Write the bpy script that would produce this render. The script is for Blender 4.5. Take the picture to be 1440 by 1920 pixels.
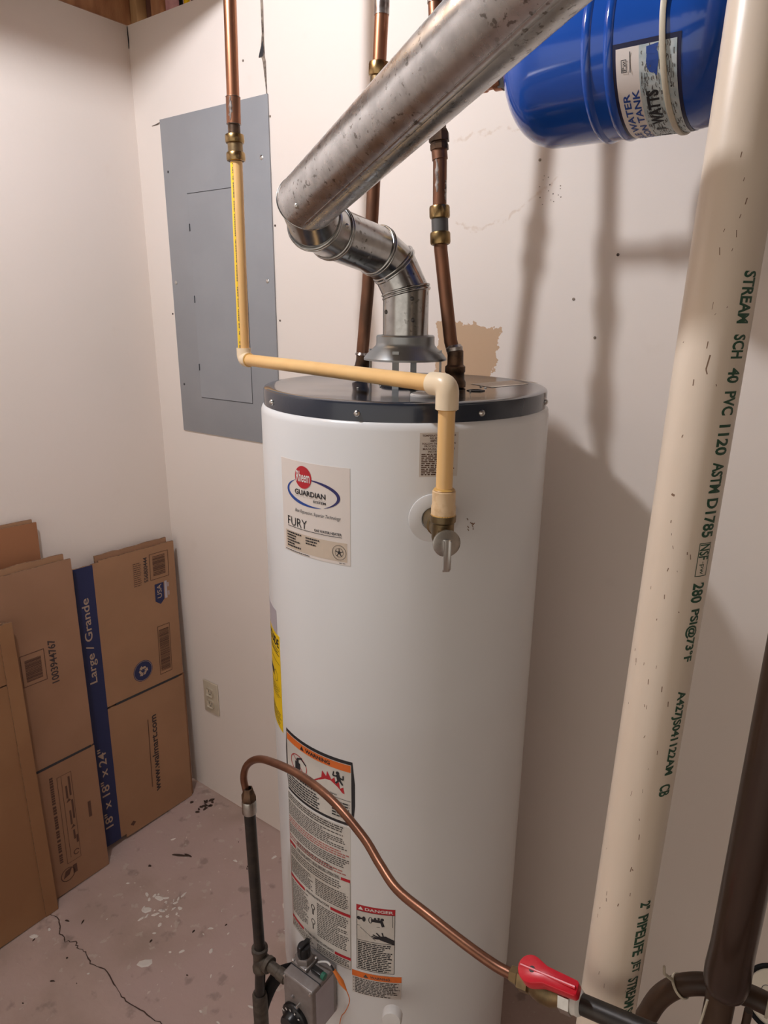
import bpy, bmesh, math, random
from mathutils import Vector, Matrix
for o in list(bpy.data.objects): bpy.data.objects.remove(o)
SC = bpy.context.scene
COL = SC.collection
rad = math.radians

# ------------------------------------------------------------------ camera
F_PX, YAW, PITCH, ROLL = 1269.52, -0.62823, -0.291577, 0.00725
CAM = Vector((1.73724, -1.24857, 1.60771))
cy_, sy_, cp_, sp_ = math.cos(YAW), math.sin(YAW), math.cos(PITCH), math.sin(PITCH)
fwd = Vector((sy_ * cp_, cy_ * cp_, sp_)); rgt = Vector((cy_, -sy_, 0)); upv = rgt.cross(fwd)
r2 = rgt * math.cos(ROLL) + upv * math.sin(ROLL); u2 = -rgt * math.sin(ROLL) + upv * math.cos(ROLL)
cd = bpy.data.cameras.new('camera'); cam = bpy.data.objects.new('camera', cd); COL.objects.link(cam)
M = Matrix((r2, u2, -fwd)).transposed().to_4x4(); M.translation = CAM
cam.matrix_world = M
cd.sensor_fit = 'VERTICAL'; cd.sensor_height = 24; cd.lens = F_PX / 1920 * 24; cd.clip_start = .02
SC.camera = cam

# ------------------------------------------------------------------ world, exposure
w = bpy.data.worlds.new('world'); SC.world = w; w.use_nodes = True
bg = w.node_tree.nodes['Background']; bg.inputs[0].default_value = (1.0, .90, .80, 1); bg.inputs[1].default_value = 1.34
SC.view_settings.view_transform = 'Standard'; SC.view_settings.look = 'None'
SC.view_settings.exposure = -0.46; SC.view_settings.gamma = 1; SC.view_settings.use_curve_mapping = False
BULB = Vector((.75, -.99, 2.395)); BULB_STRENGTH = 1290; BULB_COL = (.98, 1.0, 1.06)
PI = math.pi

# ------------------------------------------------------------------ materials
def nt(name):
    m = bpy.data.materials.new(name); m.use_nodes = True
    t = m.node_tree; return m, t, t.nodes['Principled BSDF']
def mat(name, col, rough=.5, metal=0., col2=None, scale=20., bump=0., bscale=200., coat=0., stretch=(1, 1, 1), lo=.4, hi=.6, rough2=None, spec=.5, detail=5., emit=None, trans=0.):
    m, t, b = nt(name); N, L = t.nodes, t.links
    b.inputs['Base Color'].default_value = (*col, 1); b.inputs['Roughness'].default_value = rough
    b.inputs['Metallic'].default_value = metal; b.inputs['Coat Weight'].default_value = coat
    b.inputs['Coat Roughness'].default_value = .08
    b.inputs['Specular IOR Level'].default_value = spec; b.inputs['Transmission Weight'].default_value = trans
    tc = N.new('ShaderNodeTexCoord'); mp = N.new('ShaderNodeMapping'); mp.inputs['Scale'].default_value = stretch
    L.new(tc.outputs['Object'], mp.inputs[0])
    nz = N.new('ShaderNodeTexNoise'); nz.inputs['Scale'].default_value = scale; nz.inputs['Detail'].default_value = detail
    L.new(mp.outputs[0], nz.inputs['Vector'])
    rp = N.new('ShaderNodeMapRange'); rp.inputs['From Min'].default_value = lo; rp.inputs['From Max'].default_value = hi
    L.new(nz.outputs[0], rp.inputs[0])
    mx = N.new('ShaderNodeMix'); mx.data_type = 'RGBA'
    c2 = col2 if col2 else tuple(c * .93 for c in col)
    mx.inputs[6].default_value = (*col, 1); mx.inputs[7].default_value = (*c2, 1)
    L.new(rp.outputs[0], mx.inputs[0]); L.new(mx.outputs[2], b.inputs['Base Color'])
    if rough2 is not None:
        mr = N.new('ShaderNodeMapRange'); mr.inputs['To Min'].default_value = rough; mr.inputs['To Max'].default_value = rough2
        L.new(rp.outputs[0], mr.inputs[0]); L.new(mr.outputs[0], b.inputs['Roughness'])
    if bump:
        bn = N.new('ShaderNodeTexNoise'); bn.inputs['Scale'].default_value = bscale; bn.inputs['Detail'].default_value = 4
        L.new(mp.outputs[0], bn.inputs['Vector'])
        bp = N.new('ShaderNodeBump'); bp.inputs['Strength'].default_value = bump; bp.inputs['Distance'].default_value = .002
        L.new(bn.outputs[0], bp.inputs['Height']); L.new(bp.outputs[0], b.inputs['Normal'])
    if emit:
        b.inputs['Emission Color'].default_value = (*emit[0], 1); b.inputs['Emission Strength'].default_value = emit[1]
    return m

def math_node(t, op, a, b=None, clamp=False):
    n = t.nodes.new('ShaderNodeMath'); n.operation = op; n.use_clamp = clamp
    for i, v in enumerate((a, b)):
        if v is None: continue
        if isinstance(v, (int, float)): n.inputs[i].default_value = v
        else: t.links.new(v, n.inputs[i])
    return n.outputs[0]
def ramp(t, v, a, b):
    n = t.nodes.new('ShaderNodeMapRange'); n.inputs['From Min'].default_value = a; n.inputs['From Max'].default_value = b
    n.interpolation_type = 'SMOOTHSTEP'; t.links.new(v, n.inputs[0]); return n.outputs[0]
def mixc(t, f, a, b):
    n = t.nodes.new('ShaderNodeMix'); n.data_type = 'RGBA'
    if isinstance(f, (int, float)): n.inputs[0].default_value = f
    else: t.links.new(f, n.inputs[0])
    for i, v in ((6, a), (7, b)):
        if isinstance(v, tuple): n.inputs[i].default_value = (*v, 1)
        else: t.links.new(v, n.inputs[i])
    return n.outputs[2]
def noise(t, vec, s, d=4., out=0):
    n = t.nodes.new('ShaderNodeTexNoise'); n.inputs['Scale'].default_value = s; n.inputs['Detail'].default_value = d
    t.links.new(vec, n.inputs['Vector']); return n.outputs[out]

WALL = (.80, .715, .655)
def wall_mat(name, marks):
    m, t, b = nt(name); b.inputs['Roughness'].default_value = .72; b.inputs['Specular IOR Level'].default_value = .25
    tc = t.nodes.new('ShaderNodeTexCoord'); ob = tc.outputs['Object']
    f = ramp(t, noise(t, ob, 2.2), .35, .65)
    c = mixc(t, f, WALL, (.785, .705, .64))
    f2 = ramp(t, noise(t, ob, 14, 6), .62, .8)
    c = mixc(t, math_node(t, 'MULTIPLY', f2, .35), c, (.73, .64, .57))
    sp = t.nodes.new('ShaderNodeSeparateXYZ'); t.links.new(ob, sp.inputs[0]); X, Z = sp.outputs[0], sp.outputs[2]
    if marks:
        # bare drywall patch with a ragged edge
        nz = noise(t, ob, 34, 6); nz2 = noise(t, ob, 130, 4)
        off = math_node(t, 'ADD', math_node(t, 'MULTIPLY', math_node(t, 'SUBTRACT', nz, .5), .035), math_node(t, 'MULTIPLY', math_node(t, 'SUBTRACT', nz2, .5), .02))
        xx = math_node(t, 'ADD', X, off); zz = math_node(t, 'ADD', Z, off)
        right = math_node(t, 'SUBTRACT', math_node(t, 'ADD', 1.100, math_node(t, 'MULTIPLY', math_node(t, 'SUBTRACT', Z, 1.50), .18)), xx)
        top = math_node(t, 'SUBTRACT', math_node(t, 'SUBTRACT', 1.583, math_node(t, 'MULTIPLY', math_node(t, 'SUBTRACT', X, 1.0), .09)), zz)
        left = math_node(t, 'SUBTRACT', xx, .965); bot = math_node(t, 'SUBTRACT', zz, 1.42)
        mn = math_node(t, 'MINIMUM', math_node(t, 'MINIMUM', left, bot), math_node(t, 'MINIMUM', right, top))
        c = mixc(t, ramp(t, mn, -.0008, .0008), c, (.56, .385, .25))
        # water stain arcs
        wob = math_node(t, 'MULTIPLY', math_node(t, 'SUBTRACT', noise(t, ob, 45, 5), .5), .03)
        for (x0, x1, z0, bow) in ((.985, 1.17, 1.925, .012), (.995, 1.10, 1.757, -.02), (1.10, 1.21, 1.80, .035)):
            u = math_node(t, 'DIVIDE', math_node(t, 'SUBTRACT', X, (x0 + x1) / 2), (x1 - x0) / 2)
            cur = math_node(t, 'MULTIPLY', math_node(t, 'MULTIPLY', u, u), -bow)
            if bow > .03: cur = math_node(t, 'MULTIPLY', u, bow)
            d = math_node(t, 'ABSOLUTE', math_node(t, 'ADD', math_node(t, 'SUBTRACT', math_node(t, 'SUBTRACT', Z, z0), cur), wob))
            ln = math_node(t, 'SUBTRACT', 1., ramp(t, d, .0008, .0045))
            e = math_node(t, 'SUBTRACT', 1., ramp(t, math_node(t, 'ABSOLUTE', u), .85, 1.0))
            br = ramp(t, noise(t, ob, 70, 3), .38, .6)
            c = mixc(t, math_node(t, 'MULTIPLY', math_node(t, 'MULTIPLY', math_node(t, 'MULTIPLY', ln, e), br), .38), c, (.55, .40, .28))
        # dirty scuff low on the wall at the right
    t.links.new(c, b.inputs['Base Color'])
    bp = t.nodes.new('ShaderNodeBump'); bp.inputs['Strength'].default_value = .12; bp.inputs['Distance'].default_value = .002
    t.links.new(noise(t, ob, 90, 3), bp.inputs['Height'])
    bp2 = t.nodes.new('ShaderNodeBump'); bp2.inputs['Strength'].default_value = .25; bp2.inputs['Distance'].default_value = .01
    t.links.new(noise(t, ob, 3.5, 2), bp2.inputs['Height']); t.links.new(bp.outputs[0], bp2.inputs['Normal'])
    t.links.new(bp2.outputs[0], b.inputs['Normal'])
    return m
def floor_mat():
    m, t, b = nt('worn concrete'); b.inputs['Roughness'].default_value = .62
    ob = t.nodes.new('ShaderNodeTexCoord').outputs['Object']
    c = mixc(t, ramp(t, noise(t, ob, 5, 6), .35, .68), (.52, .385, .335), (.40, .295, .245))
    c = mixc(t, ramp(t, noise(t, ob, 2.2, 3), .42, .62), c, (.51, .375, .34))
    c = mixc(t, math_node(t, 'MULTIPLY', ramp(t, noise(t, ob, 17, 7), .60, .70), .55), c, (.24, .18, .145))
    c = mixc(t, math_node(t, 'MULTIPLY', ramp(t, noise(t, ob, 28, 8), .62, .68), .6), c, (.58, .50, .44))
    big = ramp(t, noise(t, ob, 6.5, 2), .5, .62)
    c = mixc(t, math_node(t, 'MULTIPLY', math_node(t, 'MULTIPLY', ramp(t, noise(t, ob, 60, 5), .66, .70), big), .7), c, (.72, .64, .57))
    t.links.new(c, b.inputs['Base Color'])
    bp = t.nodes.new('ShaderNodeBump'); bp.inputs['Strength'].default_value = .35; bp.inputs['Distance'].default_value = .003
    t.links.new(noise(t, ob, 60, 6), bp.inputs['Height']); t.links.new(bp.outputs[0], b.inputs['Normal'])
    return m
def galv_mat(name, base=(.64, .645, .65), dark=(.20, .185, .17), rough=.25, spots=.25):
    m, t, b = nt(name); b.inputs['Metallic'].default_value = 1.
    ob = t.nodes.new('ShaderNodeTexCoord').outputs['Object']
    c = mixc(t, ramp(t, noise(t, ob, 70, 6), .35, .75), base, tuple(x * .78 for x in base))
    sp = ramp(t, noise(t, ob, 150, 5), .60, .66)
    z = ramp(t, noise(t, ob, 12, 3), .42, .56)
    c = mixc(t, math_node(t, 'MULTIPLY', math_node(t, 'MULTIPLY', sp, z), .8), c, dark)
    t.links.new(c, b.inputs['Base Color'])
    r = t.nodes.new('ShaderNodeMapRange'); r.inputs['From Min'].default_value = .35; r.inputs['From Max'].default_value = .7
    r.inputs['To Min'].default_value = rough; r.inputs['To Max'].default_value = rough + .06
    t.links.new(noise(t, ob, 60, 5), r.inputs[0]); t.links.new(r.outputs[0], b.inputs['Roughness'])
    bp = t.nodes.new('ShaderNodeBump'); bp.inputs['Strength'].default_value = .08; bp.inputs['Distance'].default_value = .002
    t.links.new(noise(t, ob, 45, 4), bp.inputs['Height']); t.links.new(bp.outputs[0], b.inputs['Normal'])
    return m
MT = dict(
    wall=wall_mat('painted drywall', True), wall2=wall_mat('painted drywall side', False), floor=floor_mat(),
    concrete=mat('bare foundation concrete', (.32, .29, .25), .85, col2=(.27, .24, .20), scale=3, bump=.3, bscale=40),
    torn=mat('torn drywall paper', (.30, .24, .19), .9, col2=(.07, .05, .04), scale=60),
    wood=mat('pine framing', (.52, .27, .13), .6, col2=(.36, .16, .075), scale=9, stretch=(3, 3, .6), bump=.2),
    wood_dark=mat('aged framing', (.20, .09, .06), .7, col2=(.12, .05, .035), scale=12, stretch=(3, 3, .5)),
    wood_light=mat('light stud', (.55, .35, .17), .6, col2=(.42, .24, .11), scale=10, stretch=(3, 3, .5)),
    insul=mat('pink insulation', (.62, .33, .33), .95, col2=(.45, .22, .24), scale=30, bump=.5, bscale=60),
    subfloor=mat('subfloor', (.13, .10, .075), .9, col2=(.09, .07, .05), scale=8),
    enamel=mat('white enamel', (.80, .80, .80), .24, col2=(.78, .785, .79), scale=3, spec=.5),
    cap=mat('dark blue grey enamel', (.022, .029, .047), .13, col2=(.026, .034, .052), scale=5, coat=.3, rough2=.22),
    seam=mat('dark seam line', (.25, .23, .22), .6),  # plain grey brown tone for a jacket seam line
    panel=mat('grey panel steel', (.30, .305, .32), .48, col2=(.285, .29, .305), scale=8, bump=.05),
    slot=mat('dark slot', (.03, .03, .035), .6),
    galv=galv_mat('galvanised duct'), galv2=galv_mat('dull galvanised', (.50, .50, .49), (.10, .09, .075), .2, .3),
    hood=mat('hood steel', (.40, .42, .43), .36, metal=.7, col2=(.34, .36, .37), scale=14),
    steel=mat('bright screw steel', (.66, .65, .63), .28, metal=1.),
    tubing=mat('dull brown copper tubing', (.27, .125, .075), .36, metal=.8, col2=(.20, .09, .055), scale=30),
    copper=mat('bright copper', (.50, .235, .135), .30, metal=.95, col2=(.34, .15, .085), scale=18, stretch=(1, 1, .4), lo=.35, hi=.7, rough2=.42),
    copper_old=mat('aged copper', (.31, .14, .08), .36, metal=.85, col2=(.12, .065, .042), scale=22, stretch=(1, 1, .35), lo=.38, hi=.66, rough2=.55),
    copper_dark=mat('tarnished copper fitting', (.15, .085, .05), .45, metal=.75, col2=(.07, .045, .03), scale=60, lo=.4, hi=.6),
    solder=mat('tin solder', (.55, .52, .50), .30, metal=.9, col2=(.25, .2, .18), scale=80),
    brass=mat('yellow brass', (.37, .25, .115), .26, metal=1., col2=(.21, .14, .06), scale=25, lo=.4, hi=.75, rough2=.4),
    brass_dark=mat('dull brass', (.27, .19, .10), .42, metal=.9, col2=(.15, .11, .06), scale=40),
    grey_ring=mat('grey collar', (.13, .125, .12), .45, metal=.6),
    cpvc=mat('gold pipe plastic', (.86, .55, .23), .38, col2=(.82, .50, .20), scale=12, stretch=(1, 1, .3)),
    cpvc_fit=mat('cream elbow plastic', (.87, .71, .50), .35, col2=(.84, .67, .46), scale=20),
    adapter=mat('tan adapter plastic', (.74, .53, .31), .4, col2=(.60, .38, .19), scale=70, lo=.5, hi=.7),
    stripe=mat('yellow stripe', (.88, .58, .03), .4),
    glue=mat('amber solvent cement', (.62, .36, .10), .3),
    ink=mat('black ink', (.02, .02, .025), .55), ink_soft=mat('small black print', (.10, .09, .085), .6),
    ink_red=mat('red ink', (.52, .018, .03), .5), ink_pink=mat('faded red print', (.50, .16, .14), .6),
    ink_orange=mat('orange ink', (.85, .19, .03), .5), ink_blue=mat('blue ink', (.02, .07, .32), .45), ink_navy=mat('navy ink', (.025, .025, .14), .5),
    ink_green=mat('green pipe print', (.03, .085, .05), .5), ink_white=mat('white ink', (.85, .83, .80), .5),
    ink_brown=mat('brown carton print', (.10, .045, .028), .75), ink_cbk=mat('black carton print', (.045, .03, .03), .75),
    ink_cnavy=mat('navy carton print', (.016, .022, .085), .7), ink_ctan=mat('pale carton print', (.42, .30, .22), .8),
    label=mat('label paper', (.80, .73, .68), .42, col2=(.78, .71, .66), scale=8), label2=mat('beige label box', (.66, .55, .44), .45),
    label_w=mat('white label paper', (.70, .67, .62), .45), label_y=mat('yellow label paper', (.93, .62, .01), .4),
    label_g=mat('grey lilac label', (.46, .42, .46), .45), label_clear=mat('off white sticker', (.68, .64, .60), .35),
    water=mat('pale wave print', (.55, .60, .60), .4, col2=(.42, .50, .52), scale=90),
    blue=mat('glossy blue enamel', (.012, .075, .38), .14, col2=(.011, .07, .36), scale=6, coat=.4),
    navy=mat('dark navy plastic', (.01, .012, .05), .4),
    strap=mat('aged plastic strap', (.60, .54, .42), .4, col2=(.55, .49, .38), scale=20),
    pvc=mat('dirty white plumbing plastic', (.78, .665, .54), .33, col2=(.70, .58, .465), scale=7, stretch=(1, 1, .35), lo=.35, hi=.7, bump=.05),
    smudge=mat('brown scuff', (.22, .13, .08), .7), smudge2=mat('light scuff', (.55, .41, .30), .7),
    black_pipe=mat('black iron pipe', (.028, .024, .022), .42, metal=.3, col2=(.045, .036, .03), scale=40, bump=.1),
    iron=mat('malleable iron', (.12, .10, .08), .5, metal=.5, col2=(.08, .065, .055), scale=60, bump=.3),
    zinc=mat('zinc nut', (.55, .53, .50), .3, metal=1., col2=(.4, .38, .35), scale=50),
    control=mat('cast control housing', (.30, .27, .26), .42, metal=.4, col2=(.26, .23, .22), scale=50, bump=.1),
    black_p=mat('black plastic', (.012, .012, .014), .32), green_p=mat('green plastic', (.02, .16, .10), .4),
    red_p=mat('red handle plastic', (.70, .012, .03), .32, col2=(.62, .01, .025), scale=20),
    orange_w=mat('orange wire sleeve', (.75, .20, .03), .5), white_p=mat('white plastic', (.78, .76, .74), .35),
    rubber=mat('black rubber', (.006, .006, .007), .7, spec=.2),
    brown_pipe=mat('dark brown glossy pipe', (.016, .0085, .007), .30, col2=(.035, .016, .009), scale=5, stretch=(3, 3, .4), coat=.3),
    brown_hose=mat('brown rubber hose', (.065, .034, .018), .45, col2=(.045, .022, .012), scale=20),
    ivory=mat('ivory plastic', (.60, .52, .40), .4), lime=mat('white lime crust', (.75, .73, .68), .7),
    card_a=mat('kraft cardboard', (.36, .195, .105), .8, col2=(.33, .178, .095), scale=6, bump=.03),
    card_b=mat('worn kraft cardboard', (.335, .18, .105), .8, col2=(.30, .158, .088), scale=5, bump=.03),
    card_c=mat('tan kraft cardboard', (.32, .165, .075), .8, col2=(.28, .135, .06), scale=4, bump=.03),
    card_d=mat('reddish kraft cardboard', (.34, .145, .065), .75, col2=(.30, .125, .055), scale=5),
    card_e=mat('corrugated edge', (.28, .16, .085), .9, col2=(.15, .08, .045), scale=120),
    crack=mat('dark crack line', (.075, .045, .035), .9), chip=mat('dark debris', (.06, .035, .025), .9), fleck=mat('white paint fleck', (.78, .72, .66), .8),  # plain dark brown for the crack line in the concrete
    porcelain=mat('white porcelain', (.8, .8, .78), .2),
    bulb=mat('bulb glow', (1, .9, .8), .5, emit=(BULB_COL, BULB_STRENGTH)),
)

# ------------------------------------------------------------------ object helpers
def finish(bm, name, m, parent=None, smooth=40):
    me = bpy.data.meshes.new(name); bmesh.ops.remove_doubles(bm, verts=bm.verts, dist=1e-6)
    bm.to_mesh(me); bm.free()
    mats = m if isinstance(m, (list, tuple)) else [m]
    for k in mats: me.materials.append(MT[k])
    if smooth:
        me.polygons.foreach_set('use_smooth', [True] * len(me.polygons))
        me.set_sharp_from_angle(angle=rad(smooth))
    o = bpy.data.objects.new(name, me); COL.objects.link(o)
    if parent: o.parent = parent; o.matrix_parent_inverse = parent.matrix_world.inverted()
    return o
def tag(o, label, cat=None, group=None, kind=None):
    if label: o['label'] = label
    if cat: o['category'] = cat
    if group: o['group'] = group
    if kind: o['kind'] = kind
    return o
def empty(name, loc, label, cat, group=None):
    o = bpy.data.objects.new(name, None); o.location = loc; o.empty_display_size = .05; COL.objects.link(o)
    o.matrix_world = Matrix.Translation(Vector(loc)); return tag(o, label, cat, group)
def struct(o): o['kind'] = 'structure'; return o
def BM(): return bmesh.new()
def add_box(bm, a, b, bevel=0., seg=2, mtx=None, mi=0):
    a, b = Vector(a), Vector(b); r = bmesh.ops.create_cube(bm, size=1.)
    vs = r['verts']; c = (a + b) / 2; s = b - a
    for v in vs: v.co = Vector((v.co.x * s.x + c.x, v.co.y * s.y + c.y, v.co.z * s.z + c.z))
    fs = set(f for v in vs for f in v.link_faces)
    if bevel:
        es = list(set(e for v in vs for e in v.link_edges))
        q = bmesh.ops.bevel(bm, geom=es, offset=bevel, segments=seg, profile=.5, affect='EDGES')
        vs = list(set(v for f in q['faces'] for v in f.verts) | set(v for v in vs if v.is_valid))
        vs = list(set(v for v in vs)); fs = set(f for v in vs for f in v.link_faces)
    for f in fs: f.material_index = mi
    if mtx is not None:
        for v in vs: v.co = mtx @ v.co
    return vs
def frame_of(d):
    d = Vector(d).normalized(); a = Vector((0, 0, 1)) if abs(d.z) < .9 else Vector((1, 0, 0))
    x = a.cross(d).normalized(); y = d.cross(x).normalized(); return x, y, d
def add_lathe(bm, o, d, prof, seg=48, mi=0, closed=False):
    """prof: list of (radius, distance along d)"""
    o = Vector(o); x, y, d = frame_of(d); rings = []
    for r, h in prof:
        if r < 1e-6: rings.append([bm.verts.new(o + d * h)]); continue
        rings.append([bm.verts.new(o + d * h + (x * math.cos(2 * PI * i / seg) + y * math.sin(2 * PI * i / seg)) * r) for i in range(seg)])
    if closed: rings.append(rings[0])
    for A, B in zip(rings, rings[1:]):
        for i in range(seg):
            j = (i + 1) % seg
            if len(A) == 1 and len(B) == 1: continue
            if len(A) == 1: f = bm.faces.new((A[0], B[j], B[i]))
            elif len(B) == 1: f = bm.faces.new((A[i], A[j], B[0]))
            else: f = bm.faces.new((A[i], A[j], B[j], B[i]))
            f.material_index = mi
def add_tube(bm, pts, r, seg=24, cap=True, mi=0, a0=0.):
    pts = [Vector(p) for p in pts]; n = len(pts); rr = r if isinstance(r, (list, tuple)) else [r] * n
    ds = [(pts[i + 1] - pts[i]).normalized() for i in range(n - 1)]
    x, y, _ = frame_of(ds[0]); rings = []
    for i in range(n):
        if i == 0: nrm = ds[0]
        elif i == n - 1: nrm = ds[-1]
        else: nrm = (ds[i - 1] + ds[i]).normalized()
        if i > 0:
            q = (ds[i - 2] if i > 1 else ds[0]).rotation_difference(ds[i - 1]) if i > 1 else None
            if q: x = q @ x; y = q @ y
        dprev = ds[max(i - 1, 0)]
        ring = []
        for k in range(seg):
            a = a0 + 2 * PI * k / seg; off = (x * math.cos(a) + y * math.sin(a)) * rr[i]
            tt = -off.dot(nrm) / dprev.dot(nrm)          # slide along the segment to the mitre plane
            ring.append(bm.verts.new(pts[i] + off + dprev * tt))
        rings.append(ring)
    for A, B in zip(rings, rings[1:]):
        for k in range(seg):
            j = (k + 1) % seg; f = bm.faces.new((A[k], A[j], B[j], B[k])); f.material_index = mi
    if cap:
        bm.faces.new(list(reversed(rings[0]))).material_index = mi; bm.faces.new(rings[-1]).material_index = mi
def smooth_path(P, n=8):
    P = [Vector(p) for p in P]; Q = [P[0] * 2 - P[1]] + P + [P[-1] * 2 - P[-2]]; out = []
    for i in range(1, len(Q) - 2):
        for k in range(n):
            t = k / n; a, b, c, d = Q[i - 1], Q[i], Q[i + 1], Q[i + 2]
            out.append(.5 * ((2 * b) + (c - a) * t + (2 * a - 5 * b + 4 * c - d) * t * t + (-a + 3 * b - 3 * c + d) * t ** 3))
    out.append(P[-1]); return out
def tube_obj(name, pts, r, m, parent=None, seg=28, cap=True):
    bm = BM(); add_tube(bm, pts, r, seg, cap); return finish(bm, name, m, parent)
def lathe_obj(name, o, d, prof, m, parent=None, seg=48):
    bm = BM(); add_lathe(bm, o, d, prof, seg); return finish(bm, name, m, parent)
def lerp(a, b, t): return Vector(a) + (Vector(b) - Vector(a)) * t
def on_path(P, z):
    for a, b in zip(P, P[1:]):
        a, b = Vector(a), Vector(b)
        if min(a.z, b.z) - 1e-9 <= z <= max(a.z, b.z) + 1e-9: return a + (b - a) * ((z - a.z) / (b.z - a.z)), (b - a).normalized()
    return Vector(P[-1]), (Vector(P[-1]) - Vector(P[-2])).normalized()

# ------------------------------------------------------------------ flat print, wrapped on a surface
_tcache = {}
def text_geo(s, bold=0., mono=False):
    k = (s, bold)
    if k in _tcache: return _tcache[k]
    c = bpy.data.curves.new('t', 'FONT'); c.body = s; c.size = 1.; c.offset = bold; c.resolution_u = 3
    o = bpy.data.objects.new('t', c); COL.objects.link(o); dg = bpy.context.evaluated_depsgraph_get(); dg.update()
    me = bpy.data.meshes.new_from_object(o.evaluated_get(dg)); V = [(v.co.x, v.co.y) for v in me.vertices]; Fc = [tuple(p.vertices) for p in me.polygons]
    bpy.data.objects.remove(o); bpy.data.curves.remove(c); bpy.data.meshes.remove(me)
    if V:
        x0 = min(v[0] for v in V); x1 = max(v[0] for v in V); y0 = min(v[1] for v in V); y1 = max(v[1] for v in V)
        V = [((a - x0) / max(x1 - x0, 1e-6), (b - y0) / max(y1 - y0, 1e-6)) for a, b in V]
    _tcache[k] = (V, Fc); return V, Fc
class Print:
    """collects flat shapes in (x, y) and lays them on a surface through fn(x, y, lift)"""
    def __init__(s, fn, lift=.0006, tol=0.): s.fn, s.lift, s.bm, s.tol = fn, lift, bmesh.new(), tol
    def poly(s, P, mi=0):
        vs = [s.bm.verts.new(s.fn(x, y, s.lift)) for x, y in P]
        try: s.bm.faces.new(vs).material_index = mi
        except ValueError: pass
    def rect(s, x0, y0, x1, y1, step=.012):
        n = max(1, int(abs(x1 - x0) / step)); m = max(1, int(abs(y1 - y0) / .03))
        for i in range(n):
            for j in range(m):
                a, b = x0 + (x1 - x0) * i / n, x0 + (x1 - x0) * (i + 1) / n; c, d = y0 + (y1 - y0) * j / m, y0 + (y1 - y0) * (j + 1) / m
                s.poly([(a, c), (b, c), (b, d), (a, d)])
    def frame(s, x0, y0, x1, y1, w):
        s.rect(x0, y0, x1, y0 + w); s.rect(x0, y1 - w, x1, y1); s.rect(x0, y0 + w, x0 + w, y1 - w); s.rect(x1 - w, y0 + w, x1, y1 - w)
    def disc(s, cx, cy, rx, ry=None, n=28):
        ry = ry or rx
        for i in range(n):
            a, b = 2 * PI * i / n, 2 * PI * (i + 1) / n
            s.poly([(cx, cy), (cx + rx * math.cos(a), cy + ry * math.sin(a)), (cx + rx * math.cos(b), cy + ry * math.sin(b))])
    def ring(s, cx, cy, rx, ry, w, a0=0, a1=360, n=40, rot=0):
        c_, s_ = math.cos(rot), math.sin(rot)
        def P(a, k): x, y = (rx - k) * math.cos(a), (ry - k) * math.sin(a); return (cx + x * c_ - y * s_, cy + x * s_ + y * c_)
        for i in range(n):
            ta, tb = i / n, (i + 1) / n; a, b = rad(a0 + (a1 - a0) * ta), rad(a0 + (a1 - a0) * tb)
            wa, wb = (w(ta), w(tb)) if callable(w) else (w, w)
            s.poly([P(a, 0), P(b, 0), P(b, wb), P(a, wa)])
    def text(s, body, x0, y0, x1, y1, bold=0., rot=0, slant=0.):
        """fills the box (x0,y0)-(x1,y1); rot 90 reads upwards, -90 reads downwards"""
        V, Fc = text_geo(body, bold); vs = []; two = []
        for a, b in V:
            if rot == 90: x, y = x0 + (x1 - x0) * (1 - b), y0 + (y1 - y0) * a
            elif rot == -90: x, y = x0 + (x1 - x0) * b, y1 - (y1 - y0) * a
            else: x, y = x0 + (x1 - x0) * a + slant * b * (y1 - y0), y0 + (y1 - y0) * b
            two.append((x, y))
        if s.tol:                                          # break long strokes so that they follow a tight curve
            tb = bmesh.new(); q = [tb.verts.new((x, y, 0)) for x, y in two]
            for f in Fc:
                try: tb.faces.new([q[i] for i in f])
                except ValueError: pass
            for k in range(4):
                bmesh.ops.triangulate(tb, faces=tb.faces); es = [e for e in tb.edges if e.calc_length() > s.tol]
                if not es: break
                bmesh.ops.subdivide_edges(tb, edges=es, cuts=1)
            bmesh.ops.triangulate(tb, faces=tb.faces); tb.verts.index_update(); two = [(v.co.x, v.co.y) for v in tb.verts]; Fc = [tuple(v.index for v in f.verts) for f in tb.faces]; tb.free()
        for x, y in two: vs.append(s.bm.verts.new(s.fn(x, y, s.lift)))
        for f in Fc:
            try: s.bm.faces.new([vs[i] for i in f])
            except ValueError: pass
    def lines(s, x0, y0, x1, y1, n, rnd, fill=.55, word=.006, gap=.0014, ragged=.12):
        h = (y1 - y0) / n
        for i in range(n):
            y = y1 - (i + 1) * h + h * (1 - fill) / 2; x = x0; end = x1 - (x1 - x0) * rnd.random() * ragged * (3 if rnd.random() < .15 else 1)
            while x < end:
                l = min(word * (.4 + rnd.random() * 1.1), end - x); s.rect(x, y, x + l, y + h * fill); x += l + gap
    def seg(s, a, b, w):
        a, b = Vector(a), Vector(b); d = (b - a).normalized(); p = Vector((-d.y, d.x)) * w / 2
        s.poly([tuple(a + p), tuple(a - p), tuple(b - p), tuple(b + p)])
    def done(s, name, m, parent): 
        bmesh.ops.recalc_face_normals(s.bm, faces=s.bm.faces)
        return finish(s.bm, name, m, parent, smooth=0)
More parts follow.
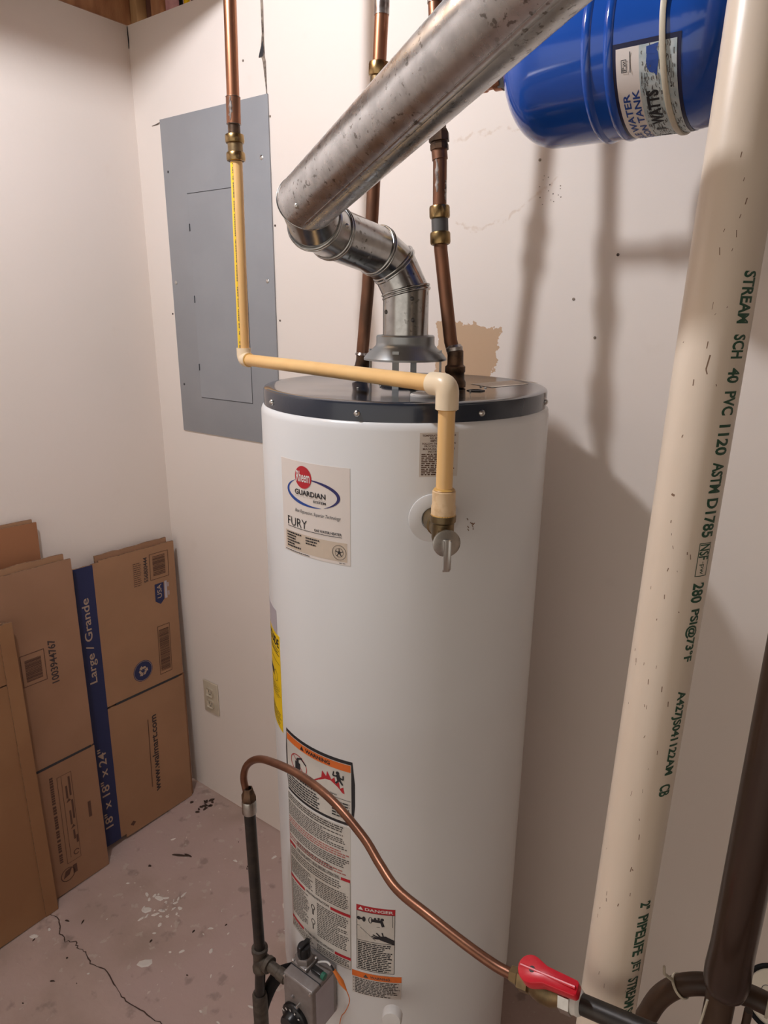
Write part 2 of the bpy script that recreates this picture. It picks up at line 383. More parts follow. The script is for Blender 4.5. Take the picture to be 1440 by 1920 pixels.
def slab(fn, x0, y0, x1, y1, th, name, m, parent, step=.01, rc=0.):
    """thin label sheet with real thickness"""
    bm = BM(); n = max(2, int((x1 - x0) / step)); m2 = 3
    def grid(l):
        g = []
        for i in range(n + 1):
            x = x0 + (x1 - x0) * i / n; col = []
            for j in range(m2 + 1):
                y = y0 + (y1 - y0) * j / m2
                if rc and i in (0, n) and j in (0, m2): x_ = x + (rc if i == 0 else -rc); y_ = y
                else: x_, y_ = x, y
                col.append(bm.verts.new(fn(x_, y_, l)))
            g.append(col)
        return g
    A, B = grid(th), grid(0)
    for i in range(n):
        for j in range(m2):
            bm.faces.new((A[i][j], A[i + 1][j], A[i + 1][j + 1], A[i][j + 1])); bm.faces.new((B[i][j], B[i][j + 1], B[i + 1][j + 1], B[i + 1][j]))
    for i in range(n):
        bm.faces.new((A[i][0], B[i][0], B[i + 1][0], A[i + 1][0])); bm.faces.new((A[i][m2], A[i + 1][m2], B[i + 1][m2], B[i][m2]))
    for j in range(m2):
        bm.faces.new((A[0][j], A[0][j + 1], B[0][j + 1], B[0][j])); bm.faces.new((A[n][j], B[n][j], B[n][j + 1], A[n][j + 1]))
    bmesh.ops.recalc_face_normals(bm, faces=bm.faces)
    return finish(bm, name, m, parent)

# ================================================================== THE ROOM
RX, RY, H = 3.8, -3.4, 2.302          # the far (camera) side is open to the rest of the basement
bm = BM(); add_box(bm, (-.1, RY, -.1), (RX + .1, .1, 0)); floor = struct(finish(bm, 'floor', 'floor', smooth=0))
bm = BM(); add_box(bm, (0, 0, .006), (RX, .0127, H)); wb = struct(finish(bm, 'wall_back', 'wall', smooth=0))
bm = BM(); add_box(bm, (-.0127, RY, .006), (0, .0127, H)); wl = struct(finish(bm, 'wall_left', 'wall2', smooth=0))
bm = BM(); add_box(bm, (RX, RY, 0), (RX + .0127, .0127, H)); struct(finish(bm, 'wall_right', 'concrete', smooth=0))
# ceiling: subfloor carried on joists, blocking along the wall heads
bm = BM(); add_box(bm, (-.15, RY, 2.535), (RX + .1, .15, 2.555)); struct(finish(bm, 'ceiling', 'subfloor', smooth=0))
def joist(x, m='wood', y1=.10):
    bm = BM(); add_box(bm, (x, RY, 2.306), (x + .036, y1, 2.534), .002); return tag(finish(bm, 'ceiling_joist', m), None)
JL = [(-.042, 'wood', 'pine ceiling joist along the head of the left wall', .03), (.42, 'wood_light', 'light pine ceiling joist past the corner bay, left of the discharge pipe', .10),
      (.98, 'wood_dark', 'dark ceiling joist running above the hot water pipe', .10), (1.44, 'wood_dark', 'dark ceiling joist running over the blue tank', .10),
      (1.90, 'wood_dark', 'dark ceiling joist to the right of the white plastic pipe', .10), (2.40, 'wood_dark', 'dark ceiling joist furthest but one from the left wall', .10), (2.9, 'wood_dark', 'dark ceiling joist nearest the right wall', .10)]
for x, m, lb, y1 in JL: tag(joist(x, m, y1), lb, 'joist', 'ceiling joists')
def block(name, x0, x1, y0, y1, m, lb, cat):
    bm = BM(); add_box(bm, (x0, y0, 2.303), (x1, y1, 2.533), .0015); tag(finish(bm, name, m), lb, cat)
block('framing_block', -.004, .022, .016, .06, 'wood_light', 'narrow light wood block standing in the top corner behind the drywall', 'wood block')
block('framing_block', .024, .074, .045, .10, 'wood_dark', 'dark reddish wood block above the back wall beside the corner', 'wood block')
block('framing_block', .076, .112, .02, .06, 'wood', 'brown wood block above the back wall, next to the pink insulation', 'wood block')
bm = BM(); add_box(bm, (.114, .03, 2.303), (.176, .09, 2.533), .012, 3); tag(finish(bm, 'insulation_batt', 'insul'), 'pink insulation batt tucked above the back wall head', 'insulation')
tag(tube_obj('electric_cable', [(.182, .03, 2.28), (.182, .03, 2.53)], .005, 'rubber', seg=12), 'thin dark cable rising above the back wall head', 'cable')
tag(tube_obj('electric_cable', [(.205, .03, 2.28), (.203, .03, 2.53)], .008, 'label_y', seg=12), 'yellow cable rising above the back wall head', 'cable')
bm = BM(); add_box(bm, (.218, .03, 2.303), (.27, .07, 2.533), .001); tag(finish(bm, 'framing_block', 'wood_dark'), 'dark wood block right of the yellow cable', 'wood block')
# torn drywall joint above the breaker panel
def ribbon(name, pts, m, parent, nrm, lift=.0012):
    bm = BM(); nrm = Vector(nrm); L = []; R_ = []
    for i, (p, wd) in enumerate(pts):
        p = Vector(p); a = Vector(pts[max(i - 1, 0)][0]); b = Vector(pts[min(i + 1, len(pts) - 1)][0]); d = (b - a).normalized()
        s = d.cross(nrm).normalized() * wd / 2; L.append(bm.verts.new(p + s + nrm * lift)); R_.append(bm.verts.new(p - s + nrm * lift))
    for i in range(len(pts) - 1): bm.faces.new((L[i], L[i + 1], R_[i + 1], R_[i]))
    bmesh.ops.recalc_face_normals(bm, faces=bm.faces)
    return finish(bm, name, m, parent, smooth=0)
ribbon('torn_joint', [((.4885, 0, 2.301), .006), ((.4895, 0, 2.24), .007), ((.489, 0, 2.19), .006), ((.487, 0, 2.168), .010), ((.484, 0, 2.153), .017), ((.487, 0, 2.147), .010),
        ((.4905, 0, 2.135), .009), ((.492, 0, 2.11), .006), ((.4935, 0, 2.085), .003), ((.4945, 0, 2.068), .002)], 'torn', wb, (0, -1, 0))
ribbon('torn_hole', [((.4885, 0, 2.176), .002), ((.486, 0, 2.162), .009), ((.482, 0, 2.151), .013), ((.474, 0, 2.147), .001)], 'slot', wb, (0, -1, 0), .0018)
ribbon('drywall_crack', [((.107, 0, 2.066), .004), ((.09, 0, 2.063), .003), ((.07, 0, 2.062), .0008)], 'torn', wb, (0, -1, 0))
ribbon('corner_gap', [((.001, 0, 2.30), .004), ((.0015, 0, 2.27), .005), ((.001, 0, 2.25), .003)], 'slot', wb, (0, -1, 0))
def ray_nail(name, x, z, r, m='torn'): 
    o = lathe_obj(name, (x, 0, z), (0, -1, 0), [(0, .0018), (r, .001), (r, 0)], m, wb, seg=10); return o
for x, z in ((.5017, 2.026), (.505, 1.795), (.510, 1.578), (.108, 1.955), (.094, 1.590), (.3885, 2.19), (.422, 2.15), (.535, 2.27), (1.254, 1.627), (1.327, 1.70), (1.30, 1.56), (1.17, 1.865), (.37, 2.32 - .1)): ray_nail('nail_head', x, z, .0026)
rn = random.Random(8)
bm = BM()
for k in range(15):
    x, z = 1.17 + rn.random() * .045, 1.79 + rn.random() * .05; add_lathe(bm, (x, 0, z), (0, -1, 0), [(0, .0014), (.0007 + rn.random() * .0006, .0005), (.0008, 0)], 8)
o = finish(bm, 'wall_pinholes', 'torn', wb); o['kind'] = 'stuff'
# floor crack, debris, flecks
CR = [(.134, -.598), (.17, -.592), (.215, -.612), (.248, -.617), (.27, -.603), (.289, -.608), (.32, -.604), (.36, -.612), (.40, -.600), (.458, -.609), (.50, -.618), (.542, -.613), (.59, -.606), (.64, -.60), (.72, -.615), (.82, -.61)]
rn = random.Random(3); CP = []
for a, b in zip(CR, CR[1:]):
    for k in range(4):
        t = k / 4; CP.append(((a[0] + (b[0] - a[0]) * t + rn.uniform(-.003, .003), a[1] + (b[1] - a[1]) * t + rn.uniform(-.003, .003), 0), .0012 + rn.random() * .0022))
ribbon('floor_crack', CP, 'crack', floor, (0, 0, 1), .0008)
def debris(name, m, spots, lb, cat, rn, flat=False):
    bm = BM()
    for (x, y, s, e, a) in spots:
        n = 7; vs = []; vt = []
        for i in range(n):
            q = 2 * PI * i / n; rr = s * (.6 + rn.random() * .6); px, py = math.cos(q) * rr * e, math.sin(q) * rr
            X = x + px * math.cos(a) - py * math.sin(a); Y = y + px * math.sin(a) + py * math.cos(a)
            vs.append(bm.verts.new((X, Y, .0002))); vt.append(bm.verts.new((x + (X - x) * .7, y + (Y - y) * .7, .0014 if flat else .003)))
        bm.faces.new(vt)
        for i in range(n): bm.faces.new((vs[i], vs[(i + 1) % n], vt[(i + 1) % n], vt[i]))
    bmesh.ops.recalc_face_normals(bm, faces=bm.faces)
    tag(finish(bm, name, m, smooth=0), lb, cat, kind='stuff')
rn = random.Random(11); S1 = []; S2 = []
for k in range(30): S1.append((rn.uniform(.12, .95), rn.uniform(-.85, -.04), rn.uniform(.0008, .0022), rn.uniform(1, 4), rn.uniform(0, 3)))
for k in range(14): S1.append((rn.uniform(.09, .16), rn.uniform(-.10, -.03), rn.uniform(.003, .007), rn.uniform(1, 2), rn.uniform(0, 3)))
S1 += [(.25, -.25, .004, 7, .5), (.27, -.235, .003, 6, .2), (.21, -.33, .0045, 1.4, 0)]
for k in range(60):
    cx, cy = (.36, -.40) if k < 26 else (rn.uniform(.15, .85), rn.uniform(-.8, -.1)); S2.append((cx + rn.gauss(0, .035), cy + rn.gauss(0, .03), rn.uniform(.0015, .005), rn.uniform(1, 2.6), rn.uniform(0, 3)))
S2 += [(.33, -.385, .010, 1.6, .3), (.335, -.43, .012, 1.5, 1), (.405, -.372, .007, 1.2, 0), (.40, -.41, .005, 1.5, 0), (.165, -.66, .008, 1.4, .4), (.47, -.53, .012, 1.6, .6)]
debris('floor_debris', 'chip', S1, 'scattered dark wood crumbs and grit on the concrete floor', 'debris', rn)
debris('paint_flecks', 'fleck', S2, 'white dried paint flecks and blobs on the concrete floor', 'paint flecks', rn, True)

# bulb in a porcelain holder
t = empty('ceiling_bulb', (.75, -.99, 2.45), 'bare round light bulb in a white porcelain holder between the joists', 'light bulb')
bm = BM(); add_box(bm, (.64, -1.045, 2.515), (.86, -.935, 2.534)); finish(bm, 'mounting_board', 'wood', t)
lathe_obj('lamp_holder', (.75, -.99, 2.515), (0, 0, -1), [(0, 0), (.055, 0), (.055, .012), (.04, .03), (.03, .05), (.024, .066), (0, .066)], 'porcelain', t, 32)
lathe_obj('bulb', BULB, (0, 0, 1), [(0, -.03), (.012, -.0275), (.0225, -.02), (.029, -.008), (.03, .002), (.027, .013), (.019, .028), (.014, .045), (.013, .056), (0, .056)], 'bulb', t, 24)

# ================================================================== BREAKER PANEL AND OUTLET
t = empty('breaker_panel', (.303, -.001, 1.264), 'flush grey metal breaker panel cover on the back wall', 'electrical panel')
bm = BM(); add_box(bm, (.1072, -.0045, 1.2641), (.499, 0, 2.0716), .0012); finish(bm, 'cover', 'panel', t)
bm = BM(); add_box(bm, (.1975, -.00455, 1.367), (.4035, -.004, 1.8885)); dr = finish(bm, 'door', 'panel', t)
bm = BM()
for a, b in (((.1975, 1.8885), (.4045, 1.8897)), ((.4035, 1.366), (.4047, 1.8895)), ((.20, 1.3655), (.404, 1.367))): add_box(bm, (a[0], -.0054, a[1]), (b[0], -.0047, b[1]))
finish(bm, 'door_gap', 'slot', t, smooth=0)
for z in (1.808, 1.629, 1.4496): bm = BM(); add_box(bm, (.1945, -.0075, z - .009), (.1985, -.004, z + .009), .0008); finish(bm, 'hinge_knuckle', 'panel', t)
for z in (1.808, 1.629, 1.4496): bm = BM(); add_box(bm, (.1988, -.0062, z - .009), (.2000, -.004, z + .009)); finish(bm, 'hinge_slot', 'slot', t, smooth=0)
bm = BM(); add_box(bm, (.397, -.0062, 1.589), (.4045, -.004, 1.657), .001); finish(bm, 'latch', 'slot', t)
for x, z, m in ((.1252, 1.6724, 'steel'), (.4731, 1.9436, 'steel'), (.4763, 1.6708, 'steel')): lathe_obj('cover_screw', (x, -.0045, z), (0, -1, 0), [(0, .0028), (.003, .0024), (.0052, .001), (.0054, 0)], m, t, 16)
for x, z in ((.127, 1.9469), (.1264, 1.3979)): lathe_obj('screw_hole', (x, -.0045, z), (0, -1, 0), [(0, .0005), (.0032, .0004), (.0032, 0)], 'slot', t, 14)
OX, OZ = .10442, .32785
t = empty('wall_outlet', (OX + .035, 0, OZ), 'ivory duplex outlet plate low on the back wall near the cardboard', 'outlet')
bm = BM(); add_box(bm, (OX, -.0055, OZ), (OX + .070, 0, OZ + .1143), .0025, 3); finish(bm, 'wall_plate', 'ivory', t)
for dz in (.036, .0785):
    bm = BM(); add_box(bm, (OX + .0195, -.0075, OZ + dz - .0145), (OX + .0505, -.005, OZ + dz + .0145), .006, 3); rc = finish(bm, 'receptacle', 'ivory', t)
    bm = BM()
    for dx in (.028, .042): add_box(bm, (OX + dx - .001, -.0078, OZ + dz - .002), (OX + dx + .001, -.007, OZ + dz + .006))
    add_lathe(bm, (OX + .035, -.0073, OZ + dz - .008), (0, -1, 0), [(0, .0005), (.0022, .0005), (.0022, 0)], 10); finish(bm, 'slots', 'slot', rc, smooth=0)
lathe_obj('plate_screw', (OX + .035, -.0055, OZ + .0572), (0, -1, 0), [(0, .0014), (.0028, .0008), (.003, 0)], 'ivory', t, 12)

# ================================================================== CARDBOARD
def carton(name, o, u, w, pieces, th, m, label, layers=2):
    o, u, w = Vector(o), Vector(u).normalized(), Vector(w); w = (w - u * w.dot(u)).normalized(); n = w.cross(u).normalized()
    if n.x < 0: n = -n
    t = empty(name, o, label, 'cardboard box')
    def fn(x, y, l): return o + u * x + w * y + n * l
    for pn, x0, y0, x1, y1, lo, hi, mm in pieces:
        bm = BM(); rnd = random.Random(int(x0 * 1000 + y0 * 77)); nx = 12; 
        def ring(l, jit):
            P = []
            for i in range(nx + 1): P.append((x0 + (x1 - x0) * i / nx, y0))
            for i in range(nx + 1): P.append((x1 + (x0 - x1) * i / nx, y1 + (rnd.uniform(-.0015, .0015) if jit else 0)))
            return P
        P = ring(0, True); A = [bm.verts.new(fn(x, y, hi)) for x, y in P]; B = [bm.verts.new(fn(x, y, lo)) for x, y in P]
        bm.faces.new(A); bm.faces.new(list(reversed(B)))
        for i in range(len(P)):
            j = (i + 1) % len(P); f = bm.faces.new((A[i], B[i], B[j], A[j])); f.material_index = 1
        bmesh.ops.recalc_face_normals(bm, faces=bm.faces); finish(bm, pn, (mm, 'card_e'), t, smooth=0)
    return t, fn
# box A: blue banded box in the corner
tA, fA = carton('moving_box', (.058, -.052, .001), (0, -1, .035), (-.0299, .035, .998), [
    ('body_panel', .003, .4625, .256, .912, 0, .006, 'card_a'), ('body_panel', .256, .4625, .43, .906, 0, .006, 'card_a'),
    ('rear_panel', .024, .45, .262, .926, -.007, -.001, 'card_b'), ('bottom_flap', .004, .0, .256, .4565, 0, .006, 'card_a'), ('bottom_flap', .256, .012, .43, .4565, 0, .006, 'card_a'),
    ('rear_flap', -.006, .0, .255, .455, -.007, -.001, 'card_b')], .006, 'card_a', 'flattened cardboard moving box with a wide navy band, leaning in the corner')
slab(lambda x, y, l: fA(x, y, .0062 + l), .2755, .010, .3335, .906, .0004, 'navy_band', 'ink_cnavy', tA, rc=0)
bm = BM()
def fA2(x, y, l): return fA(x, y, .0062 + l)
def add_q(bm, fn, x0, y0, x1, y1, l0, l1):
    a = [bm.verts.new(fn(x, y, l)) for l in (l0, l1) for x, y in ((x0, y0), (x1, y0), (x1, y1), (x0, y1))]
    for q in ((0, 1, 2, 3), (4, 7, 6, 5), (0, 4, 5, 1), (1, 5, 6, 2), (2, 6, 7, 3), (3, 7, 4, 0)): bm.faces.new([a[i] for i in q])
add_q(bm, fA, .022, .4560, .248, .4630, .001, .0068); bmesh.ops.recalc_face_normals(bm, faces=bm.faces); finish(bm, 'slot_gap', 'slot', tA, smooth=0)
def fAp(x, y, l): return fA(-x - .02 * y, y, .0062 + l)
P = Print(lambda x, y, l: fA(-x, y, .0062 + l), .0007)      # x grows to the right as seen (towards the back wall)
P.text('Large / Grande', -.3200, .555, -.2900, .815, .012, rot=90); P.done('band_lettering', 'ink_ctan', tA); P = Print(lambda x, y, l: fA(-x, y, .0062 + l), .0007)
P.text('18" x 18" x 24"', -.3220, .070, -.2960, .343, .012, rot=90); P.done('band_lettering', 'ink_ctan', tA)
def on_a(lift=.0005): return Print(fAp, lift)
P = on_a(); P.text('www.walmart.com', -.146, .095, -.123, .366, .022, rot=90); P.done('web_address', 'ink_cbk', tA)
P = on_a(); P.text('556800444', -.1325, .806, -.1185, .884, .015, rot=90); P.done('carton_number', 'ink_cbk', tA)
rn = random.Random(5); y = .818; P = on_a(); P.frame(-.111, .806, -.0435, .889, .0016)
while y < .878: h = rn.uniform(.0008, .003); P.rect(-.100, y, -.056, y + h); y += h + rn.uniform(.0008, .0022)
P.done('barcode', 'ink_brown', tA); P = on_a(); P.frame(-.098, .490, -.0530, .652, .0016); y = .500
while y < .638: h = rn.uniform(.0008, .0028); P.rect(-.093, y, -.058, y + h); y += h + rn.uniform(.0008, .002)
P.done('barcode', 'ink_brown', tA)
P = on_a(); P.lines(-.168, .80, -.140, .875, 12, rn, .35, .010); P.done('small_print', 'ink_brown', tA)
P = on_a(); P.poly([(-.241, .035), (-.231, .026), (-.221, .035), (-.231, .044)]); P.done('diamond_mark', 'ink_brown', tA)
P = on_a(); P.rect(-.155, .12, -.1525, .36); P.done('tagline', 'ink_brown', tA)
P = on_a(); P.disc(-.158, .5285, .0335); em = P.done('recycling_emblem', 'ink_cnavy', tA)
P = on_a(); P.rect(-.098, .735, -.066, .790); P.poly([(-.098, .735), (-.066, .735), (-.080, .722)]); bd = P.done('origin_badge', 'ink_cnavy', tA)
P = on_a(.0009); P.text('USA', -.0905, .743, -.0745, .787, .01, rot=90); P.done('badge_lettering', 'ink_ctan', bd)
P = on_a(.0009)
for k in range(3):
    a = rad(90 + 120 * k); c, s = math.cos(a), math.sin(a); cx, cy = -.158, .5285
    def rp(x, y): return (cx + x * c - y * s, cy + x * s + y * c)
    P.poly([rp(.006, -.012), rp(.013, -.008), rp(.013, .004), rp(.006, .002)]); P.poly([rp(.002, .003), rp(.018, .004), rp(.010, .013)])
P.ring(-.158, .5285, .0315, .0315, .0012); P.done('emblem_arrows', 'ink_ctan', em)
P = on_a(); P.rect(-.063, .736, -.054, .792); P.lines(-.052, .736, -.046, .792, 2, rn, .5, .004); P.done('badge_stripes', 'label_g', bd)

# box B: in front of A
tB, fB = carton('moving_box', (.1, -.3985, .001), (0, -1, .03), (-.04, .03, .9984), [
    ('body_panel', .001, .4095, .40, .964, 0, .006, 'card_b'), ('bottom_flap', .0, .0, .40, .4035, 0, .006, 'card_b'),
    ('rear_panel', .016, .42, .38, .980, -.007, -.001, 'card_a'), ('rear_flap', .004, .0, .39, .40, -.007, -.001, 'card_a')], .006, 'card_b',
    'flattened plain cardboard box with a printed number, leaning in front of the banded one')
bm = BM(); add_q(bm, fB, .010, .4030, .194, .4100, .001, .0066); bmesh.ops.recalc_face_normals(bm, faces=bm.faces); finish(bm, 'slot_gap', 'slot', tB, smooth=0)
def on_b(): return Print(lambda x, y, l: fB(-x - .009 - .01 * y, y, .0061 + l), .0004)
P = on_b(); P.frame(-.1825, .656, -.119, .744, .0018); y = .668; rn = random.Random(9)
while y < .728: h = rn.uniform(.001, .003); P.rect(-.172, y, -.1295, y + h); y += h + rn.uniform(.0006, .0016)
P.done('barcode', 'ink_brown', tB); P = on_b(); P.text('1003944767', -.1085, .637, -.0880, .760, .02, rot=90); P.done('carton_number', 'ink_cbk', tB)
P = on_b(); P.frame(-.1300, .085, -.0885, .362, .0012)
for y0, y1, x in ((.29, .35, -.097), (.285, .325, -.107), (.215, .275, -.095), (.20, .245, -.104), (.15, .18, -.1), (.135, .16, -.093)): P.rect(x - .0028, y0, x + .0028, y1)
P.poly([(-.112, .272), (-.098, .276), (-.104, .284)]); P.poly([(-.108, .186), (-.094, .19), (-.1, .198)]); P.ring(-.100, .108, .009, .009, .003, 20, 320); P.rect(-.1185, .10, -.1172, .36)
P.done('framed_print', 'ink_brown', tB)
P = on_b(); rn = random.Random(4); y = .10
while y < .37: h = rn.uniform(.004, .008); P.rect(-.1500, y, -.1405, y + h); y += h + (.0018 if rn.random() < .8 else .006)
P.done('line_of_print', 'ink_brown', tB)
P = on_b(); P.ring(-.132, .053, .021, .021, .0022); P.poly([(-.146, .045), (-.128, .05), (-.118, .07), (-.138, .066)]); P.rect(-.116, .045, -.104, .072); P.done('round_emblem', 'ink_brown', tB)
P = on_b(); P.rect(-.052, .19, -.043, .24); P.done('small_print', 'ink_brown', tB)
# box C: nearest, only its right part in view
tC, fC = carton('moving_box', (.128, -.578, .001), (0, -1, .02), (-.042, .0, .998), [
    ('outer_panel', .0, .0, .55, .70, 0, .006, 'card_c'), ('fold_strip', -.004, .0, .030, .86, .001, .0085, 'card_c'), ('rear_panel', .006, .0, .5, .86, -.008, -.001, 'card_b'),
    ('top_flap', .02, .704, .5, .85, 0, .006, 'card_c')], .006, 'card_c', 'flattened tan cardboard box nearest the camera, leaning at the far left')
# box D: behind B
tD, fD = carton('moving_box', (.034, -.455, .001), (0, -1, .03), (-.018, -.014, 1), [
    ('front_panel', .0, .0, .45, 1.070, 0, .005, 'card_d'), ('rear_panel', .008, .0, .44, 1.078, -.006, -.001, 'card_a')], .006, 'card_d', 'tall reddish cardboard sheet showing its top corner behind the plain box')

# ================================================================== WATER HEATER
HX, HY, R, ZB, ZT = 1.1043, -.3223, .2330, 1.4640, 1.4890
heater = empty('water_heater', (HX, HY, 0), 'tall white cylindrical gas water heater with a dark top, standing against the back wall', 'water heater')
lathe_obj('tank_jacket', (HX, HY, 0), (0, 0, 1), [(0, .0), (R - .006, .0), (R - .003, .04), (R - .003, .335), (R - .0045, .3365), (R - .0045, .3395), (R, .341), (R, ZB - .012), (R - .0006, ZB - .0085), (R - .0022, ZB - .0045), (R - .0045, ZB - .0015), (R - .0080, ZB), (0, ZB)], 'enamel', heater, 128)
RC = .2283
lathe_obj('top_cap', (HX, HY, 0), (0, 0, 1), [(RC - .004, ZB - .004), (RC, ZB - .001), (RC, ZT - .004), (RC - .0012, ZT - .0012), (RC - .004, ZT), (RC - .012, ZT + .0005), (RC - .02, ZT - .001), (.1, ZT - .0012), (0, ZT - .0012)], 'cap', heater, 128)
ZC = ZT - .001
for k in range(8):
    a = rad(-25.1 + 43.4 * (k - 2)); n = Vector((math.sin(a), -math.cos(a), 0)); c = Vector((HX, HY, 0)) + n * RC + Vector((0, 0, ZB + .0095))
    lathe_obj('cap_screw', c, n, [(0, .0042), (.0022, .0038), (.0044, .0018), (.0048, 0)], 'steel', heater, 14)
def fH(x, y, l):                      # x = arc length from the front, y = height
    a = x / R; return Vector((HX + (R + l) * math.sin(a), HY - (R + l) * math.cos(a), y))
# --- model label
slab(fH, -.0655, 1.2560, .0655, 1.3985, .0004, 'name_label', 'label', heater); lab = bpy.context.scene.objects['name_label']
P = Print(fH, .0006); P.rect(-.059, 1.2605, .0605, 1.2890); P.done('beige_box', 'label2', lab)
P = Print(fH, .0009); P.disc(-.0143, 1.3760, .0166, .0166); P.done('red_disc', 'ink_red', lab)
P = Print(fH, .0007)
P.ring(0, 1.3540, .0505, .0205, lambda t_: .0003 + .0050 * math.sin(PI * t_) ** 1.0, 100, -62, 60); P.done('dark_swoosh', 'ink_navy', lab)
P = Print(fH, .0007)
P.ring(0, 1.3540, .0505, .0205, lambda t_: .0003 + .0052 * math.sin(PI * t_) ** 1.0, 128, 292, 60); P.done('blue_swoosh', 'ink_blue', lab)
P = Print(fH, .0012); P.text('Rheem', -.0278, 1.3690, -.0008, 1.3850, .012); P.done('white_script', 'ink_white', lab)
P = Print(fH, .0010)
P.text('GUARDIAN', -.0322, 1.3492, .0268, 1.3572, .022); P.text('SYSTEM', .0048, 1.3415, .0270, 1.3452, .02)
P.text('Best Reputation, Superior Technology', -.0335, 1.3205, .0500, 1.3272, 0, slant=.3); P.text('FURY', -.0520, 1.2985, -.0085, 1.3118, -.004)
for k in range(24): P.disc(-.031 + k * .0024, 1.3470, .0004, n=6)
P.text('GAS WATER HEATER', .0055, 1.2990, .0522, 1.3030, .02); P.rect(-.0524, 1.2962, .0524, 1.2970)
rn = random.Random(2)
for i, wd in enumerate((.034, .022, .020, .030, .018, .032)): P.lines(-.0545, 1.2850 - i * .0042, -.0545 + wd, 1.2878 - i * .0042, 1, rn, .85, .003, .0009, 0.)
for i, wd in enumerate((.027, .022, .020)): P.lines(-.012, 1.2842 - i * .0042, -.012 + wd, 1.2870 - i * .0042, 1, rn, .85, .003, .0009, 0.)
rn = random.Random(2); P.lines(-.060, 1.2572, .002, 1.2592, 1, rn, .6, .004, .0008); P.lines(.048, 1.2575, .060, 1.2588, 1, rn, .7, .004)
P.ring(.0480, 1.2740, .0112, .0112, .0006); P.ring(.0480, 1.2740, .0068, .0068, .0005); P.disc(.0480, 1.2740, .0024)
for k in range(5): a = rad(90 + 72 * k); P.seg((.048 + .0024 * math.cos(a), 1.274 + .0024 * math.sin(a)), (.048 + .0066 * math.cos(a), 1.274 + .0066 * math.sin(a)), .0012)
P.done('black_print', 'ink', lab)
# --- temperature and pressure valve sticker
slab(fH, .1608, 1.3905, .2140, 1.4508, .0003, 'valve_sticker', 'label_clear', heater); lab = bpy.context.scene.objects['valve_sticker']
P = Print(fH, .0005); rn = random.Random(6)
for i, l in enumerate(('TEMPERATURE-PRESSURE', 'RELIEF VALVE', 'IMPORTANT', 'FOLLOW THE INSTALLATION', 'PROCEDURES IN USE &', 'MANUAL AND VALVE', 'INSTRUCTIONS')):
    wd = (.046, .026, .024, .046, .040, .044, .030)[i]; P.text(l, .1874 - wd / 2, 1.4455 - i * .0036, .1874 + wd / 2, 1.4482 - i * .0036, .02)
P.lines(.1635, 1.3925, .211, 1.423, 12, rn, .6, .006); P.done('black_print', 'ink_brown', lab)
# --- yellow energy guide wrapped round the left side
slab(fH, -.232, .907, -.0995, 1.0895, .0004, 'energy_label', 'label_y', heater); lab = bpy.context.scene.objects['energy_label']
P = Print(fH, .0007); P.text('ENERGYGUIDE', -.226, 1.066, -.1035, 1.082, .03); P.rect(-.226, 1.060, -.1035, 1.0612); P.rect(-.226, 1.035, -.1035, 1.036); rn = random.Random(12)
P.lines(-.226, 1.050, -.102, 1.058, 2, rn, .5, .008); P.done('heading_print', 'ink', lab); P = Print(fH, .0007); P.rect(-.180, .998, -.142, 1.012); P.ring(-.128, 1.005, .012, .010, .001); P.lines(-.226, .965, -.105, .985, 4, rn, .3, .006); P.rect(-.226, .988, -.105, .9885)
P.lines(-.226, .912, -.103, .940, 6, rn, .35, .02); P.done('black_print', 'ink', lab)
slab(fH, -.200, 1.089, -.1095, 1.133, .0004, 'lilac_label', 'label_g', heater)
# --- black framed warning
slab(fH, -.0890, .8045, .0700, .9270, .0003, 'fire_warning_label', 'ink', heater, rc=.004); lab = bpy.context.scene.objects['fire_warning_label']
P = Print(fH, .0006); P.rect(-.0835, .8100, .0640, .9215); P.done('paper_face', 'label_w', lab)
P = Print(fH, .0009); P.rect(-.0820, .9075, .0630, .9205); P.done('orange_band', 'ink_orange', lab)
P = Print(fH, .0012)
P.text('WARNING', -.0270, .9105, .0260, .9175, .03); P.poly([(-.0405, .9100), (-.0310, .9100), (-.0357, .9182)]); P.rect(-.0820, .8525, .0625, .8532)
rn = random.Random(21); P.text('Flammable Vapors', .004, .8560, .038, .8605, .01); P.lines(-.070, .8445, -.002, .8490, 1, rn, .8, .005)
P.lines(-.080, .8120, .005, .8420, 6, rn, .5, .007); P.lines(.028, .816, .062, .8480, 6, rn, .45, .007)
P.poly([(-.0835 + .004, .849), (-.0835 + .014, .849), (-.0835 + .009, .858)])
P.rect(-.056, .862, -.042, .880); P.rect(-.052, .880, -.046, .886); P.seg((-.050, .886), (-.036, .893), .003); P.seg((-.040, .892), (-.026, .884), .003)      # petrol can
P.disc(.0400, .9000, .0032); P.seg((.040, .897), (.043, .885), .007); P.seg((.041, .894), (.031, .893), .0025); P.seg((.031, .893), (.033, .901), .0025); P.seg((.042, .893), (.050, .890), .0025); P.seg((.050, .890), (.050, .898), .0025); P.seg((.042, .887), (.036, .880), .003); P.seg((.044, .887), (.049, .880), .003)
P.done('black_print', 'ink', lab)
P = Print(fH, .0010); P.ring(-.047, .8765, .0225, .0180, .0016); P.seg((-.062, .889), (-.032, .864), .0015)
P.poly([(-.010, .8665), (.052, .8645), (.050, .876), (.044, .872), (.042, .884), (.036, .878), (.034, .890), (.028, .884), (.020, .897), (.018, .886), (.010, .894), (.008, .880), (.000, .874)])
P.done('red_flames', 'ink_red', lab)
